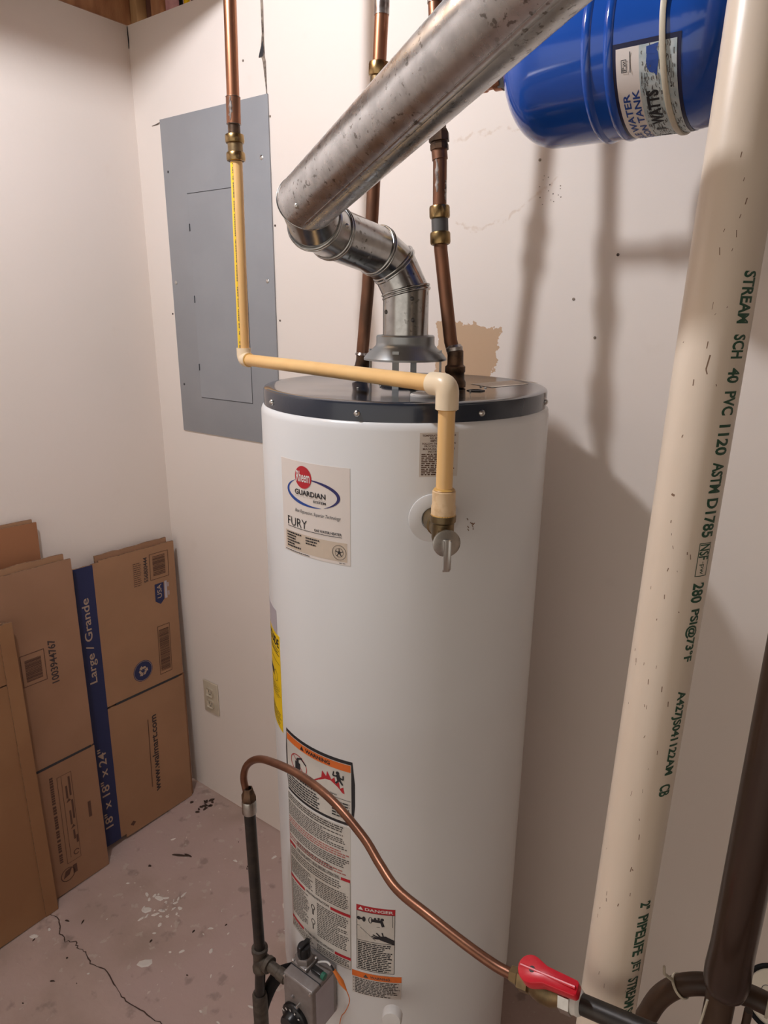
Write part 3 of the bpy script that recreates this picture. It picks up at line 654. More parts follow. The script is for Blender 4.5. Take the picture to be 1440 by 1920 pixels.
# --- operating instructions
slab(fH, -.0880, .4990, .0615, .8010, .0003, 'instruction_label', 'label_w', heater); lab = bpy.context.scene.objects['instruction_label']
rn = random.Random(31); P = Print(fH, .0006)
P.lines(-.086, .786, .050, .799, 3, rn, .55, .007); P.lines(-.086, .752, .059, .783, 8, rn, .5, .006); P.lines(-.086, .715, .059, .735, 5, rn, .5, .006); P.lines(-.060, .700, .030, .712, 3, rn, .5, .006)
P.text('FOR YOUR SAFETY READ BEFORE OPERATING', -.060, .6905, .040, .6965, .02); P.frame(-.087, .500, .0605, .690, .0006)
P.lines(-.083, .668, .045, .686, 4, rn, .45, .006); P.lines(-.083, .628, -.018, .664, 9, rn, .5, .005); P.lines(-.012, .628, .058, .664, 9, rn, .5, .005)
P.text('OPERATING INSTRUCTIONS', -.038, .6175, .018, .6225, .02); P.lines(-.083, .538, -.030, .612, 18, rn, .5, .005); P.lines(-.010, .538, .058, .612, 18, rn, .5, .005)
P.ring(-.020, .594, .005, .006, .002); P.rect(-.022, .578, -.018, .588); P.ring(-.020, .562, .005, .006, .0015); P.rect(-.022, .545, -.019, .556)
P.text('TO TURN OFF GAS TO APPLIANCE', -.045, .5225, .026, .5280, .02); P.lines(-.083, .503, -.020, .519, 4, rn, .5, .005); P.lines(-.012, .503, .058, .519, 4, rn, .5, .005); P.done('black_print', 'ink_soft', lab)
P = Print(fH, .0006); P.lines(-.086, .736, .059, .750, 3, rn, .5, .006); P.lines(-.086, .700, .055, .711, 2, rn, .4, .006); P.rect(-.0865, .738, -.0855, .500); P.done('faded_red_print', 'ink_pink', lab)
P = Print(fH, .0007)
for x0, x1, y in ((-.0875, -.066, .6925), (.043, .0605, .6925), (-.0875, -.041, .6185), (.021, .0605, .6185), (-.0875, -.048, .5235), (.0285, .0605, .5235)): P.rect(x0, y - .003, x1, y + .003)
P.done('red_bars', 'ink_red', lab)
# --- hot water danger label
slab(fH, .0710, .5090, .1380, .6505, .0003, 'scald_label', 'label_w', heater); lab = bpy.context.scene.objects['scald_label']
P = Print(fH, .0006); P.rect(.0712, .6380, .1378, .6503); P.done('red_band', 'ink_red', lab)
P = Print(fH, .0009); P.text('DANGER', .0865, .6410, .1345, .6470, .02); P.poly([(.0745, .6410), (.0835, .6410), (.079, .6480)]); P.done('white_lettering', 'ink_white', lab)
P = Print(fH, .0007); rn = random.Random(41); P.frame(.0714, .5094, .1376, .6382, .0008); P.rect(.072, .5745, .137, .5752); P.seg((.072, .606), (.112, .610), .0007); P.seg((.078, .603), (.105, .580), .0007); P.rect(.133, .612, .1337, .638)
P.disc(.0755, .622, .0035); P.rect(.077, .6205, .084, .6235); P.disc(.0845, .622, .0030, .0055); P.ring(.096, .6225, .0035, .0065, .0012); P.rect(.097, .6195, .115, .6255); P.disc(.104, .627, .0022); P.disc(.110, .628, .0022); P.disc(.116, .627, .0030); P.seg((.114, .624), (.118, .612), .005)
P.lines(.0735, .5115, .134, .5725, 15, rn, .5, .007)
# the hand under the tap
P.poly([(.108, .590), (.122, .592), (.137, .584), (.137, .574), (.124, .579), (.112, .583)])
for a, b in (((.110, .588), (.100, .592)), ((.110, .586), (.098, .588)), ((.111, .585), (.100, .584)), ((.113, .590), (.106, .597)), ((.118, .591), (.116, .599))): P.seg(a, b, .0022)
P.done('black_print', 'ink', lab)
# --- lower orange warning
slab(fH, .0625, .4520, .1502, .5035, .0003, 'lower_warning_label', 'label_clear', heater); lab = bpy.context.scene.objects['lower_warning_label']
P = Print(fH, .0006); P.rect(.0625, .4905, .1502, .5035); P.done('orange_band', 'ink_orange', lab)
P = Print(fH, .0009); P.text('WARNING', .0955, .4935, .1300, .4990, .02); P.poly([(.0830, .4930), (.0920, .4930), (.0875, .5005)]); P.lines(.068, .4535, .149, .4890, 10, random.Random(44), .5, .006)
for k in range(5): P.disc(.0655, .4865 - k * .0072, .0009, n=8)
P.done('black_print', 'ink_soft', lab)
P = Print(fH, .0004)
rn = random.Random(77)
for k in range(9): x, y = .2385 + rn.uniform(-.005, .006), 1.318 + rn.uniform(-.010, .008); P.seg((x, y), (x + rn.uniform(-.003, .003), y + .003), .0012)
P.done('rust_scuffs', 'smudge', heater)
P = Print(lambda x, y, l: Vector((x, y, ZC + .0004 + l)), .0)
P.poly([(1.178, -.235), (1.214, -.115), (1.262, -.150), (1.232, -.262)]); P.done('top_sticker', 'label2', heater)
bm = BM()
for k in range(16):
    x, y = 1.12 + rn.uniform(-.05, .12), -.36 + rn.uniform(-.05, .10); add_lathe(bm, (x, y, ZC), (0, 0, 1), [(rn.uniform(.001, .003), 0), (rn.uniform(.0005, .002), .0015), (0, .002)], 6)
o = finish(bm, 'dust_crumbs', 'lime', heater); o['kind'] = 'stuff'
lathe_obj('port_cap', (1.205, -.417, ZC - .001), (0, 0, 1), [(.0215, 0), (.0215, .003), (.019, .0045), (.017, .003), (0, .0025)], 'white_p', heater, 32)
lathe_obj('anode_head', (1.232, -.315, ZC - .001), (0, 0, 1), [(.014, 0), (.014, .002), (.009, .0022), (.008, .0012), (0, .0012)], 'slot', heater, 6)
# draft hood on four legs
hd = lathe_obj('draft_hood', (HX, HY, 0), (0, 0, 1), [(.0655, 1.5290), (.0668, 1.5290), (.0668, 1.5320), (.0600, 1.5400), (.0510, 1.5480), (.0475, 1.5520), (.0468, 1.5560), (.0468, 1.5655), (.0450, 1.5675), (.0385, 1.5680), (.0380, 1.5600), (.0440, 1.5560), (.0490, 1.5480), (.0585, 1.5390), (.0655, 1.5290)], 'hood', heater, 64)
for a in (20, -70, 110, 200):
    a = rad(a); n = Vector((math.sin(a), -math.cos(a), 0)); s = Vector((math.cos(a), math.sin(a), 0)); bm = BM()
    c = Vector((HX, HY, 0)) + n * .0585
    vs = add_box(bm, (-.0052, -.0008, ZC - .001), (.0052, .0008, 1.545)); 
    for v in vs: v.co = c + s * v.co.x + n * v.co.y + Vector((0, 0, v.co.z))
    finish(bm, 'hood_leg', 'hood', hd)
lathe_obj('flue_collar', (HX, HY, ZC - .001), (0, 0, 1), [(.042, 0), (.042, .002), (.038, .006), (.034, .002), (0, .001)], 'black_p', heater, 40)
# relief valve escutcheon
an = rad(44.7); nT = Vector((math.sin(an), -math.cos(an), 0)); TZ = 1.332
lathe_obj('escutcheon', Vector((HX, HY, TZ)) + nT * (R - .0005), nT, [(.0345, 0), (.0345, .0016), (.033, .0024), (.017, .0030), (.0165, 0)], 'enamel', heater, 56)
# drain knob near the base
lathe_obj('drain_knob', (1.255, -.5495, .484 - .012), (.45, -.89, .15), [(.017, 0), (.017, .012), (.015, .016), (0, .017)], 'white_p', heater, 28)

# --- gas control on the front
ctl = empty('gas_control_valve', (1.104, -.59, .43), 'grey metal gas control valve with black knobs on the front of the heater', 'gas valve')
bm = BM(); add_box(bm, (1.0705, -.6210, .395), (1.1385, -.5560, .500), .003, 3); finish(bm, 'housing', 'control', ctl)
bm = BM(); add_box(bm, (1.0700, -.6010, .496), (1.1390, -.5995, .5006)); finish(bm, 'housing_seam', 'slot', ctl, smooth=0)
bm = BM(); add_box(bm, (1.1040 - .02, -.5600, .41), (1.1040 + .02, -.548, .48)); finish(bm, 'mounting_shank', 'iron', ctl)
bm = BM(); add_box(bm, (1.1384, -.612, .400), (1.1392, -.566, .492), .0003); finish(bm, 'rating_plate', 'label_g', ctl)
for dx, dz in ((.0045, -.005), (.0635, -.005), (.0045, -.10), (.0635, -.10)): lathe_obj('corner_screw', (1.0705 + dx, -.6210, .500 + dz), (0, -1, 0), [(0, .003), (.003, .002), (.0033, 0)], 'steel', ctl, 12)
kn = lathe_obj('temperature_dial', (1.0985, -.6210, .417), (0, -1, 0), [(.0285, 0), (.0285, .004), (.0265, .007), (.019, .0095), (.0175, .020), (.016, .022), (0, .022)], 'black_p', ctl, 40)
P = Print(lambda x, y, l: Vector((1.0985 + x, -.6210 - .0063 - l, .417 + y)), .0042)
for k in range(9): a = rad(150 - k * 26); c, s = math.cos(a), math.sin(a); P.poly([(c * .0205 - s * .001, s * .0205 + c * .001), (c * .0205 + s * .001, s * .0205 - c * .001), (c * .0255 + s * .0016, s * .0255 - c * .0016), (c * .0255 - s * .0016, s * .0255 + c * .0016)])
P.done('dial_marks', 'ink_white', kn)
lathe_obj('dial_stop', (1.1085, -.6210, .4545), (0, -1, 0), [(.0028, 0), (.0028, .008), (0, .009)], 'steel', ctl, 12)
lathe_obj('dial_stop', (1.0930, -.6210, .4610), (0, -1, 0), [(.0035, 0), (.0028, .004), (0, .005)], 'control', ctl, 12)
# top knob and igniter
bm = BM(); add_box(bm, (1.0710, -.6000, .4995), (1.1060, -.5680, .5060), .0015); add_lathe(bm, (1.0880, -.5850, .505), (0, 0, 1), [(.016, 0), (.0165, .010), (.0145, .013), (0, .013)], 6); finish(bm, 'knob_base', 'control', ctl)
bm = BM(); add_lathe(bm, (1.0880, -.5850, .517), (0, 0, 1), [(.0115, 0), (.0120, .016), (.0105, .020), (0, .021)], 20); add_box(bm, (1.0840, -.598, .520), (1.0920, -.572, .543), .002); finish(bm, 'gas_knob', 'black_p', ctl)
for x, y in ((1.0735, -.5975), (1.1040, -.5975), (1.1035, -.5710)): lathe_obj('base_screw', (x, y, .506), (0, 0, 1), [(.0028, 0), (.0026, .002), (0, .003)], 'steel', ctl, 10)
bm = BM(); add_box(bm, (1.1100, -.5930, .500), (1.1330, -.5820, .5090), .002); finish(bm, 'igniter_button', 'black_p', ctl)
lathe_obj('igniter_plug', (1.1330, -.5875, .5045), (1, 0, 0), [(.0058, -.001), (.0060, .006), (0, .0065)], 'green_p', ctl, 18)
tube_obj('igniter_wire', smooth_path([(1.112, -.5745, .506), (1.1227, -.575, .5156), (1.1339, -.575, .5220), (1.1430, -.575, .5190)], 6), .0017, 'white_p', ctl, 10)
tube_obj('dark_wire', smooth_path([(1.1410, -.575, .5205), (1.1450, -.575, .5175), (1.1494, -.575, .5120)], 6), .0018, 'black_p', ctl, 10)
bm = BM(); pa, pb = Vector((1.1480, -.5745, .5140)), Vector((1.1740, -.5730, .4860)); add_tube(bm, [pa, lerp(pa, pb, .6), pb], [.0028, .0046, .0012], 16); finish(bm, 'orange_sleeve', 'orange_w', ctl)
tube_obj('orange_lead', smooth_path([(1.1738, -.573, .4862), (1.1790, -.572, .4730), (1.1770, -.570, .4550), (1.1640, -.565, .420), (1.150, -.560, .39), (1.140, -.556, .34)], 6), .0008, 'orange_w', ctl, 8)
tube_obj('pilot_hose', smooth_path([(1.040, -.568, .430), (1.008, -.572, .398), (.978, -.575, .335), (.955, -.578, .25), (.95, -.58, .13), (.96, -.575, .0)], 8), .0125, 'rubber', ctl, 20)

# ================================================================== RELIEF VALVE AND DISCHARGE PIPE
C0 = Vector((HX, HY, 0)); PB = C0 + nT * (R + .058)                      # axis of the drop pipe
tv = empty('relief_valve', PB + Vector((0, 0, TZ)), 'tarnished brass relief valve with a steel test lever on the heater side', 'valve')
bm = BM(); add_lathe(bm, C0 + nT * (R + .0005) + Vector((0, 0, TZ)), nT, [(.0155, 0), (.0155, .030), (.0135, .032), (.0135, .058), (0, .058)], 28); finish(bm, 'inlet', 'brass_dark', tv)
bm = BM(); add_lathe(bm, PB + Vector((0, 0, TZ - .012)), (0, 0, 1), [(0, 0), (.0135, 0), (.0145, .004), (.0145, .024), (.0165, .026), (.0168, .034), (.0158, .036), (0, .036)], 28); finish(bm, 'outlet', 'brass_dark', tv)
bm = BM(); add_lathe(bm, PB + Vector((0, 0, TZ - .006)) + nT * .004, nT, [(.0130, 0), (.0145, .012), (.0145, .016), (0, .016)], 8); finish(bm, 'bonnet', 'brass_dark', tv)
cc = PB + Vector((0, 0, TZ - .009)) + nT * .020
lathe_obj('spring_cap', cc, nT, [(.0175, 0), (.0180, .001), (.0180, .003), (.0165, .0034), (0, .0034)], 'zinc', tv, 36)
sT = Vector((0, 0, 1)).cross(nT).normalized(); bm = BM()
vs = add_box(bm, (-.0048, -.038, .004), (.0048, .006, .0052), .0005)
for z0 in (-.0048, .0040): vs += add_box(bm, (z0, -.034, .004), (z0 + .0008, .004, .0095))
for v in set(vs):
    if v.is_valid: v.co = cc + sT * v.co.x + Vector((0, 0, 1)) * v.co.y + nT * v.co.z
finish(bm, 'test_lever', 'steel', tv)
rc_ = .0106                                                            # plastic pipe radius
EB = PB + Vector((0, 0, 1.5190)); LB = Vector((0.7643, -0.3570, 1.5152))
dp = empty('discharge_pipe', PB + Vector((0, 0, 1.36)), 'gold plastic and copper discharge pipe rising, crossing and dropping in front of the heater', 'pipe')
tube_obj('drop_run', [PB + Vector((0, 0, 1.372)), PB + Vector((0, 0, 1.50))], rc_, 'cpvc', dp)
bm = BM(); add_lathe(bm, PB + Vector((0, 0, TZ + .020)), (0, 0, 1), [(.0125, 0), (.0158, .002), (.0160, .014), (.0150, .016), (.0150, .034), (.0125, .036), (.0108, .036)], 32); finish(bm, 'threaded_adapter', 'adapter', dp)
bm = BM(); add_lathe(bm, PB + Vector((0, 0, TZ + .0205)), (0, 0, 1), [(.0158, 0), (.0164, .001), (.0164, .0025), (.0158, .0035)], 32, closed=True); add_lathe(bm, PB + Vector((0, 0, TZ + .0555)), (0, 0, 1), [(.0106, 0), (.0140, .0005), (.0125, .002), (.0106, .0028)], 32, closed=True); finish(bm, 'cement_bead', 'glue', dp)
d1 = (LB - EB).normalized()
def elbow(name, c, da, db, rs=.0140, l=.022, p=None):
    da, db = Vector(da).normalized(), Vector(db).normalized()
    pts = [c + da * l, c + da * .011]; 
    for k in range(1, 6): t_ = k / 6; pts.append((c + da * .011) * (1 - t_) ** 2 + c * 2 * t_ * (1 - t_) + (c + db * .011) * t_ ** 2)
    pts += [c + db * .011, c + db * l]; bm = BM(); add_tube(bm, pts, rs, 32); return finish(bm, name, 'cpvc_fit', p)
elbow('elbow', EB, d1, (0, 0, -1), .0144, .029, dp); elbow('elbow', LB, -d1, (0, 0, 1), .0132, .021, dp)
tube_obj('cross_run', [EB + d1 * .024, LB - d1 * .016], rc_, 'cpvc', dp)
for c, d in ((EB + d1 * .0292, d1), (EB + Vector((0, 0, -.0295)), (0, 0, 1)), (LB - d1 * .0212, -d1)): lathe_obj('cement_ring', c, d, [(.0105, -.001), (.0126, -.0008), (.0118, .0012), (.0105, .0016)], 'glue', dp, 28)
UP = [LB + Vector((0, 0, .015)), Vector((0.7697, -0.3570, 1.8488))]
tube_obj('riser', UP, rc_, 'cpvc', dp)
ud = (UP[1] - UP[0]).normalized()
# yellow stripe and its small print on the riser
toc = (CAM - UP[0]); toc.z = 0; toc.normalize(); rgh = Vector((-toc.y, toc.x, 0)); 
def fR(x, y, l): a = x / rc_; p = lerp(UP[0], UP[1], (y - UP[0].z) / (UP[1].z - UP[0].z)); return p + (toc * math.cos(a) + rgh * math.sin(a)) * (rc_ + l)
P = Print(fR, .0002); P.rect(-.0128, UP[0].z + .004, -.0058, UP[1].z - .002, .002); st = P.done('yellow_stripe', 'stripe', dp)
P = Print(fR, .0004); rn = random.Random(14); y = UP[1].z - .004
while y > UP[0].z + .014:
    h = rn.uniform(.0012, .0042)
    if rn.random() < .74: P.rect(-.0078, y - h, -.0062, y)
    y -= h + .0009
P.rect(-.0082, UP[0].z + .005, -.0060, UP[0].z + .012); P.done('stripe_print', 'ink_soft', dp)
# brass push coupling and copper above
def push_coupling(name, a, b, r0, parent, ring='brass', mid='brass_dark', rb=.0162, rm=.0128, mr=.011):
    a, b = Vector(a), Vector(b); d = (b - a).normalized(); L = (b - a).length; h = L * .34
    o = lathe_obj(name, a, d, [(r0 * 1.02, 0), (rm, 0), (rm, L), (r0 * 1.02, L)], mid, parent, 40)
    for s in (0, L - h): lathe_obj('coupling_ring', a + d * s, d, [(rm, 0), (rb - .0028, 0), (rb - .0008, h * .06), (rb, h * .2), (rb, h * .8), (rb - .0008, h * .94), (rb - .0028, h), (rm, h)], ring, o, 40)
    return o
push_coupling('push_coupling', (0.7697, -0.3570, 1.8488), (0.7685, -0.3570, 1.8908), rc_, dp)
tube_obj('copper_stub', [(0.7685, -0.3570, 1.8878), (0.7684, -0.3570, 1.9092)], .0104, 'copper_dark', dp)
SC0, SC1 = Vector((0.7684, -0.3570, 1.9062)), Vector((0.7698, -0.3570, 1.9468)); SD = SC1 - SC0; SL = SD.length
bm = BM(); add_lathe(bm, SC0, SD, [(.0104, 0), (.0121, .0005), (.0121, SL - .0005), (.0104, SL)], 32); sv = finish(bm, 'sweat_coupling', 'copper_old', dp)
for p in (SC0, SC1): lathe_obj('solder_ring', p - SD.normalized() * .001, SD, [(.0106, 0), (.0127, .0008), (.0106, .0022)], 'solder', sv, 28)
tube_obj('copper_riser', [SC1, (0.7738, -0.3570, 2.0847), (0.7788, -0.3570, 2.3247), (0.7808, -0.3570, 2.5000)], .0106, 'copper', dp)
def patch(name, P0, P1, r, a0, a1, z0, z1, m, parent, seed, lift=.0005):
    rnd = random.Random(seed); P0, P1 = Vector(P0), Vector(P1); tc = CAM - P0; tc.z = 0; tc.normalize(); rr = Vector((-tc.y, tc.x, 0)); bm = BM(); n = 14; L = []; Rr = []
    for i in range(n + 1):
        t_ = i / n; z = z0 + (z1 - z0) * t_; p = lerp(P0, P1, (z - P0.z) / (P1.z - P0.z)); ww = math.sin(PI * min(max(t_, .03), .97)) ** .5
        am = (a0 + a1) / 2 + rnd.uniform(-.1, .1); hw = (a1 - a0) / 2 * ww * rnd.uniform(.6, 1.1)
        L.append([bm.verts.new(p + (tc * math.cos(am - hw + 2 * hw * k / 4) + rr * math.sin(am - hw + 2 * hw * k / 4)) * (r + lift * (1 if 0 < k < 4 else .2))) for k in range(5)])
    for A, B in zip(L, L[1:]):
        for k in range(4): bm.faces.new((A[k], A[k + 1], B[k + 1], B[k]))
    bmesh.ops.recalc_face_normals(bm, faces=bm.faces); return finish(bm, name, m, parent)
patch('solder_smear', SC0, SC1, .0122, -.75, -.15, SC0.z + .004, SC1.z - .002, 'solder', sv, 3)

# ================================================================== HOT AND COLD COPPER PIPES
rp_ = .0104
P1 = [(.9998, -.31, ZC + .001), (1.0055, -.31, 1.5097), (1.0079, -.31, 1.5411), (1.0194, -.31, 1.6405), (1.0279, -.31, 1.754), (1.0396, -.31, 1.9379), (1.0405, -.31, 1.9546), (1.045, -.31, 2.0291), (1.052, -.31, 2.30), (1.053, -.31, 2.50)]
hp = empty('hot_water_pipe', P1[0], 'copper pipe on the left of the vent, rising from the heater top behind the duct', 'pipe')
tube_obj('copper_tube', [P1[1], P1[2], P1[3], P1[4], (1.0390, -.31, 1.93)], rp_, 'copper_old', hp)
lathe_obj('threaded_fitting', P1[0], Vector(P1[1]) - Vector(P1[0]), [(.0115, 0), (.0135, .002), (.0135, .014), (.0148, .015), (.0148, .021), (.0125, .023), (.0122, .044), (.0104, .045)], 'copper_dark', hp, 32)
lathe_obj('solder_bead', lerp(P1[1], P1[2], .72), (.02, 0, .2), [(.0104, -.002), (.0130, 0), (.0118, .002), (.0104, .004)], 'solder', hp, 24)
push_coupling('push_coupling', (1.0376, -.31, 1.905), (1.0410, -.31, 1.963), rp_, hp)
tube_obj('copper_tube', [(1.0405, -.31, 1.958), (1.0447, -.31, 2.024)], rp_, 'copper', hp)
tube_obj('solder_smeared_tube', [(1.0446, -.31, 2.022), P1[8], P1[9]], .0112, 'solder', hp)
P2 = [(1.1794, -.3, ZC + .001), (1.183, -.3, 1.5100), (1.1754, -.3, 1.5594), (1.1616, -.3, 1.6392), (1.1524, -.3, 1.6938), (1.1512, -.3, 1.706), (1.1497, -.3, 1.7468), (1.1478, -.3, 1.7560), (1.1465, -.3, 1.8165), (1.145, -.3, 1.8324), (1.1425, -.3, 1.8526), (1.1421, -.3, 1.8631), (1.139, -.3, 1.912), (1.1311, -.3, 2.0258), (1.128, -.3, 2.30), (1.127, -.3, 2.50)]
cpp = empty('cold_water_pipe', P2[0], 'copper pipe right of the vent, with brass couplings and a tee to the blue tank', 'pipe')
lathe_obj('threaded_fitting', (1.186, -.3, ZC - .001), (-.02, 0, 1), [(.0115, 0), (.0170, .002), (.0170, .010), (.0150, .014), (.0145, .024), (.0160, .026), (.0160, .034), (.0128, .037), (.0124, .058), (.0104, .060)], 'copper_dark', cpp, 32)
lathe_obj('solder_bead', (1.1826, -.3, 1.5480), (-.17, 0, 1), [(.0104, -.005), (.0130, -.003), (.0134, .002), (.0118, .004), (.0104, .006)], 'solder', cpp, 20)
tube_obj('copper_tube', [(1.1845, -.3, 1.535), P2[2], P2[3], P2[4], P2[5]], rp_, 'copper_old', cpp)
push_coupling('push_coupling', (1.1514, -.3, 1.7020), (1.1476, -.3, 1.7580), rp_, cpp, mid='grey_ring', rb=.0156)
tube_obj('copper_tube', [(1.1480, -.3, 1.755), P2[8], (1.1455, -.3, 1.835)], rp_, 'copper_old', cpp)
patch('solder_smear', (1.1478, -.3, 1.756), (1.1455, -.3, 1.835), rp_, -.75, -.1, 1.775, 1.822, 'solder', cpp, 5)
patch('solder_drip', (1.1478, -.3, 1.756), (1.1455, -.3, 1.835), rp_, .75, 1.25, 1.762, 1.792, 'solder', cpp, 6, .0014)
lathe_obj('sweat_socket', (1.1465, -.3, 1.820), (-.003, 0, .02), [(.0104, 0), (.0117, .0005), (.0117, .016), (.0104, .017)], 'copper_old', cpp, 28)
un = lathe_obj('union', (1.1452, -.3, 1.8330), (-.003, 0, .03), [(.0110, 0), (.0140, .0005), (.0140, .0075), (.0128, .0085), (.0128, .0105), (.0155, .0115), (.0155, .0230), (.0135, .0270), (.0110, .0300)], 'copper_dark', cpp, 8)
tube_obj('copper_tube', [(1.1430, -.3, 1.858), (1.1392, -.3, 1.900)], .0110, 'copper_dark', cpp)
te = lathe_obj('tee', (1.1396, -.3, 1.893), (-.003, 0, .04), [(.0104, 0), (.0132, .0005), (.0132, .039), (.0104, .0395)], 'copper_dark', cpp, 28)
tube_obj('branch_tube', [(1.145, -.3, 1.912), (1.212, -.3, 1.912)], .0104, 'brass_dark', cpp)
lathe_obj('branch_adapter', (1.206, -.3, 1.912), (1, 0, 0), [(.0104, 0), (.0145, .002), (.0145, .012), (.0125, .014), (.0125, .026), (.0155, .027), (.0155, .038), (.011, .039)], 'copper', cpp, 28)
tube_obj('copper_tube', [(1.1386, -.3, 1.93), P2[13]], rp_, 'copper_old', cpp)
tube_obj('solder_smeared_tube', [(1.1313, -.3, 2.022), P2[14], P2[15]], .0115, 'solder', cpp)

# ================================================================== BLUE EXPANSION TANK
TY, TZ2, TR = -.30, 1.912, .0957
tk = empty('expansion_tank', (1.42, TY, TZ2 - TR), 'glossy blue expansion tank hanging sideways at the top right with a plastic strap', 'tank')
def dome(cx, a, s, n=12): return [(TR * math.cos(PI / 2 * k / n) ** .72 if k < n else 0., cx + s * a * math.sin(PI / 2 * k / n)) for k in range(n + 1)]
prof = list(reversed(dome(1.325, .060, -1))) + [(TR, 1.340)]
for xc in (1.3955, 1.4215): prof += [(TR, xc - .0055), (TR + .0018, xc - .0035), (TR + .0030, xc), (TR + .0018, xc + .0035), (TR, xc + .0055)]
prof += dome(1.495, .082, 1)
lathe_obj('shell', (0, TY, TZ2), (1, 0, 0), prof, 'blue', tk, 96)
lathe_obj('hex_nut', (1.240, TY, TZ2), (1, 0, 0), [(.0100, 0), (.0165, .001), (.0165, .015), (.012, .017), (.0105, .026), (0, .026)], 'grey_ring', tk, 6)
lathe_obj('valve_cap', (1.565, TY, TZ2), (1, 0, 0), [(.030, 0), (.030, .010), (.026, .014), (0, .014)], 'navy', tk, 28)
def fT(x, y, l):      # x = world x, y = arc length measured upward from the horizontal facing -Y
    b = y / TR; return Vector((x, TY - (TR + l) * math.cos(b), TZ2 + (TR + l) * math.sin(b)))
A0, A1 = -2.20 * TR, rad(-15.5) * TR
def fT2(x, y, l): return fT(y, x, l)
slab(fT2, A0 - .006, 1.4265, A1 + .005, 1.5000, .0003, 'label_border', 'navy', tk)
slab(fT2, A0, 1.4305, A1, 1.4960, .0006, 'tank_label', 'label', tk, rc=0); lab = bpy.context.scene.objects['tank_label']
P = Print(fT2, .0008); P.rect(A0, 1.4560, A1, 1.4960, .008); P.done('wave_panel', 'water', lab)
P = Print(fT2, .0010); rn = random.Random(51)
for k in range(330):
    a, x = rn.uniform(A0, A1 - .003), rn.uniform(1.4575, 1.4945); l = rn.uniform(.003, .007); d = rn.uniform(-.0009, .0009); P.seg((a, x), (a + l / 2, x + d), .0007); P.seg((a + l / 2, x + d), (a + l, x), .0007)
P.done('wave_lines', 'ink_soft', lab)
P = Print(fT, .0011)
P.text('POTABLE WATER', 1.4355, rad(-124) * TR, 1.4435, rad(-43) * TR, .02, rot=90); P.text('EXPANSION TANK', 1.4465, rad(-124) * TR, 1.4545, rad(-41) * TR, .02, rot=90)
P.disc(1.4705, rad(-25) * TR, .0068, .0125, 12); P.poly([(1.4640, rad(-21) * TR), (1.4640, rad(-17) * TR), (1.4770, rad(-16) * TR), (1.474, rad(-22) * TR)]); P.poly([(1.466, rad(-29) * TR), (1.476, rad(-29) * TR), (1.475, rad(-34.5) * TR)]); P.done('blue_print', 'ink_blue', lab)
P = Print(fT, .0013); P.text('WATTS', 1.4615, rad(-72) * TR, 1.4755, rad(-43) * TR, .05, rot=90); P.text('REGULATOR', 1.4640, rad(-124) * TR, 1.4775, rad(-80) * TR, .04, rot=90) if False else P.rect(1.463, rad(-95) * TR, 1.474, rad(-78) * TR)
P.done('brand_lettering', 'ink', lab); P = Print(fT, .0013)
P.rect(1.4885, rad(-75) * TR, 1.4900, rad(-42) * TR); P.rect(1.4560 - .0102, rad(-30) * TR, 1.4468, rad(-18) * TR); P.frame(1.4365, rad(-29.5) * TR, 1.4425, rad(-22) * TR, .0007); P.text('Pw', 1.4375, rad(-28.5) * TR, 1.4415, rad(-23) * TR, 0, rot=90)
P.done('black_print', 'ink', lab)
# strap round the tank, hung from the joist
bm = BM(); n = 60; sw = .0062; path = []
for k in range(n + 1):
    b = rad(0 - 180 * k / n); path.append((1.4795 + .006 * math.sin(PI * k / n), TY - (TR + .0022) * math.cos(b), TZ2 + (TR + .0022) * math.sin(b)))
path = [(1.4765, TY - TR - .0022, 2.40)] + [(1.478, TY - TR - .0022, 2.05)] + path + [(1.478, TY + TR + .0022, 2.05), (1.4765, TY + TR + .0022, 2.40)]
prev = None
for i, p in enumerate(path):
    p = Vector(p); q = Vector(path[min(i + 1, len(path) - 1)]) - Vector(path[max(i - 1, 0)]); q.normalize(); nn = Vector((1, 0, 0)).cross(q).normalized(); sx = Vector((1, 0, 0))
    ring = [bm.verts.new(p + sx * (sw / 2 * c) + nn * (.0016 * s)) for c, s in ((-1, -.6), (-.6, -1), (.6, -1), (1, -.6), (1, .6), (.6, 1), (-.6, 1), (-1, .6))]
    if prev:
        for k in range(8): bm.faces.new((prev[k], prev[(k + 1) % 8], ring[(k + 1) % 8], ring[k]))
    prev = ring
bmesh.ops.recalc_face_normals(bm, faces=bm.faces); finish(bm, 'hanging_strap', 'strap', tk)

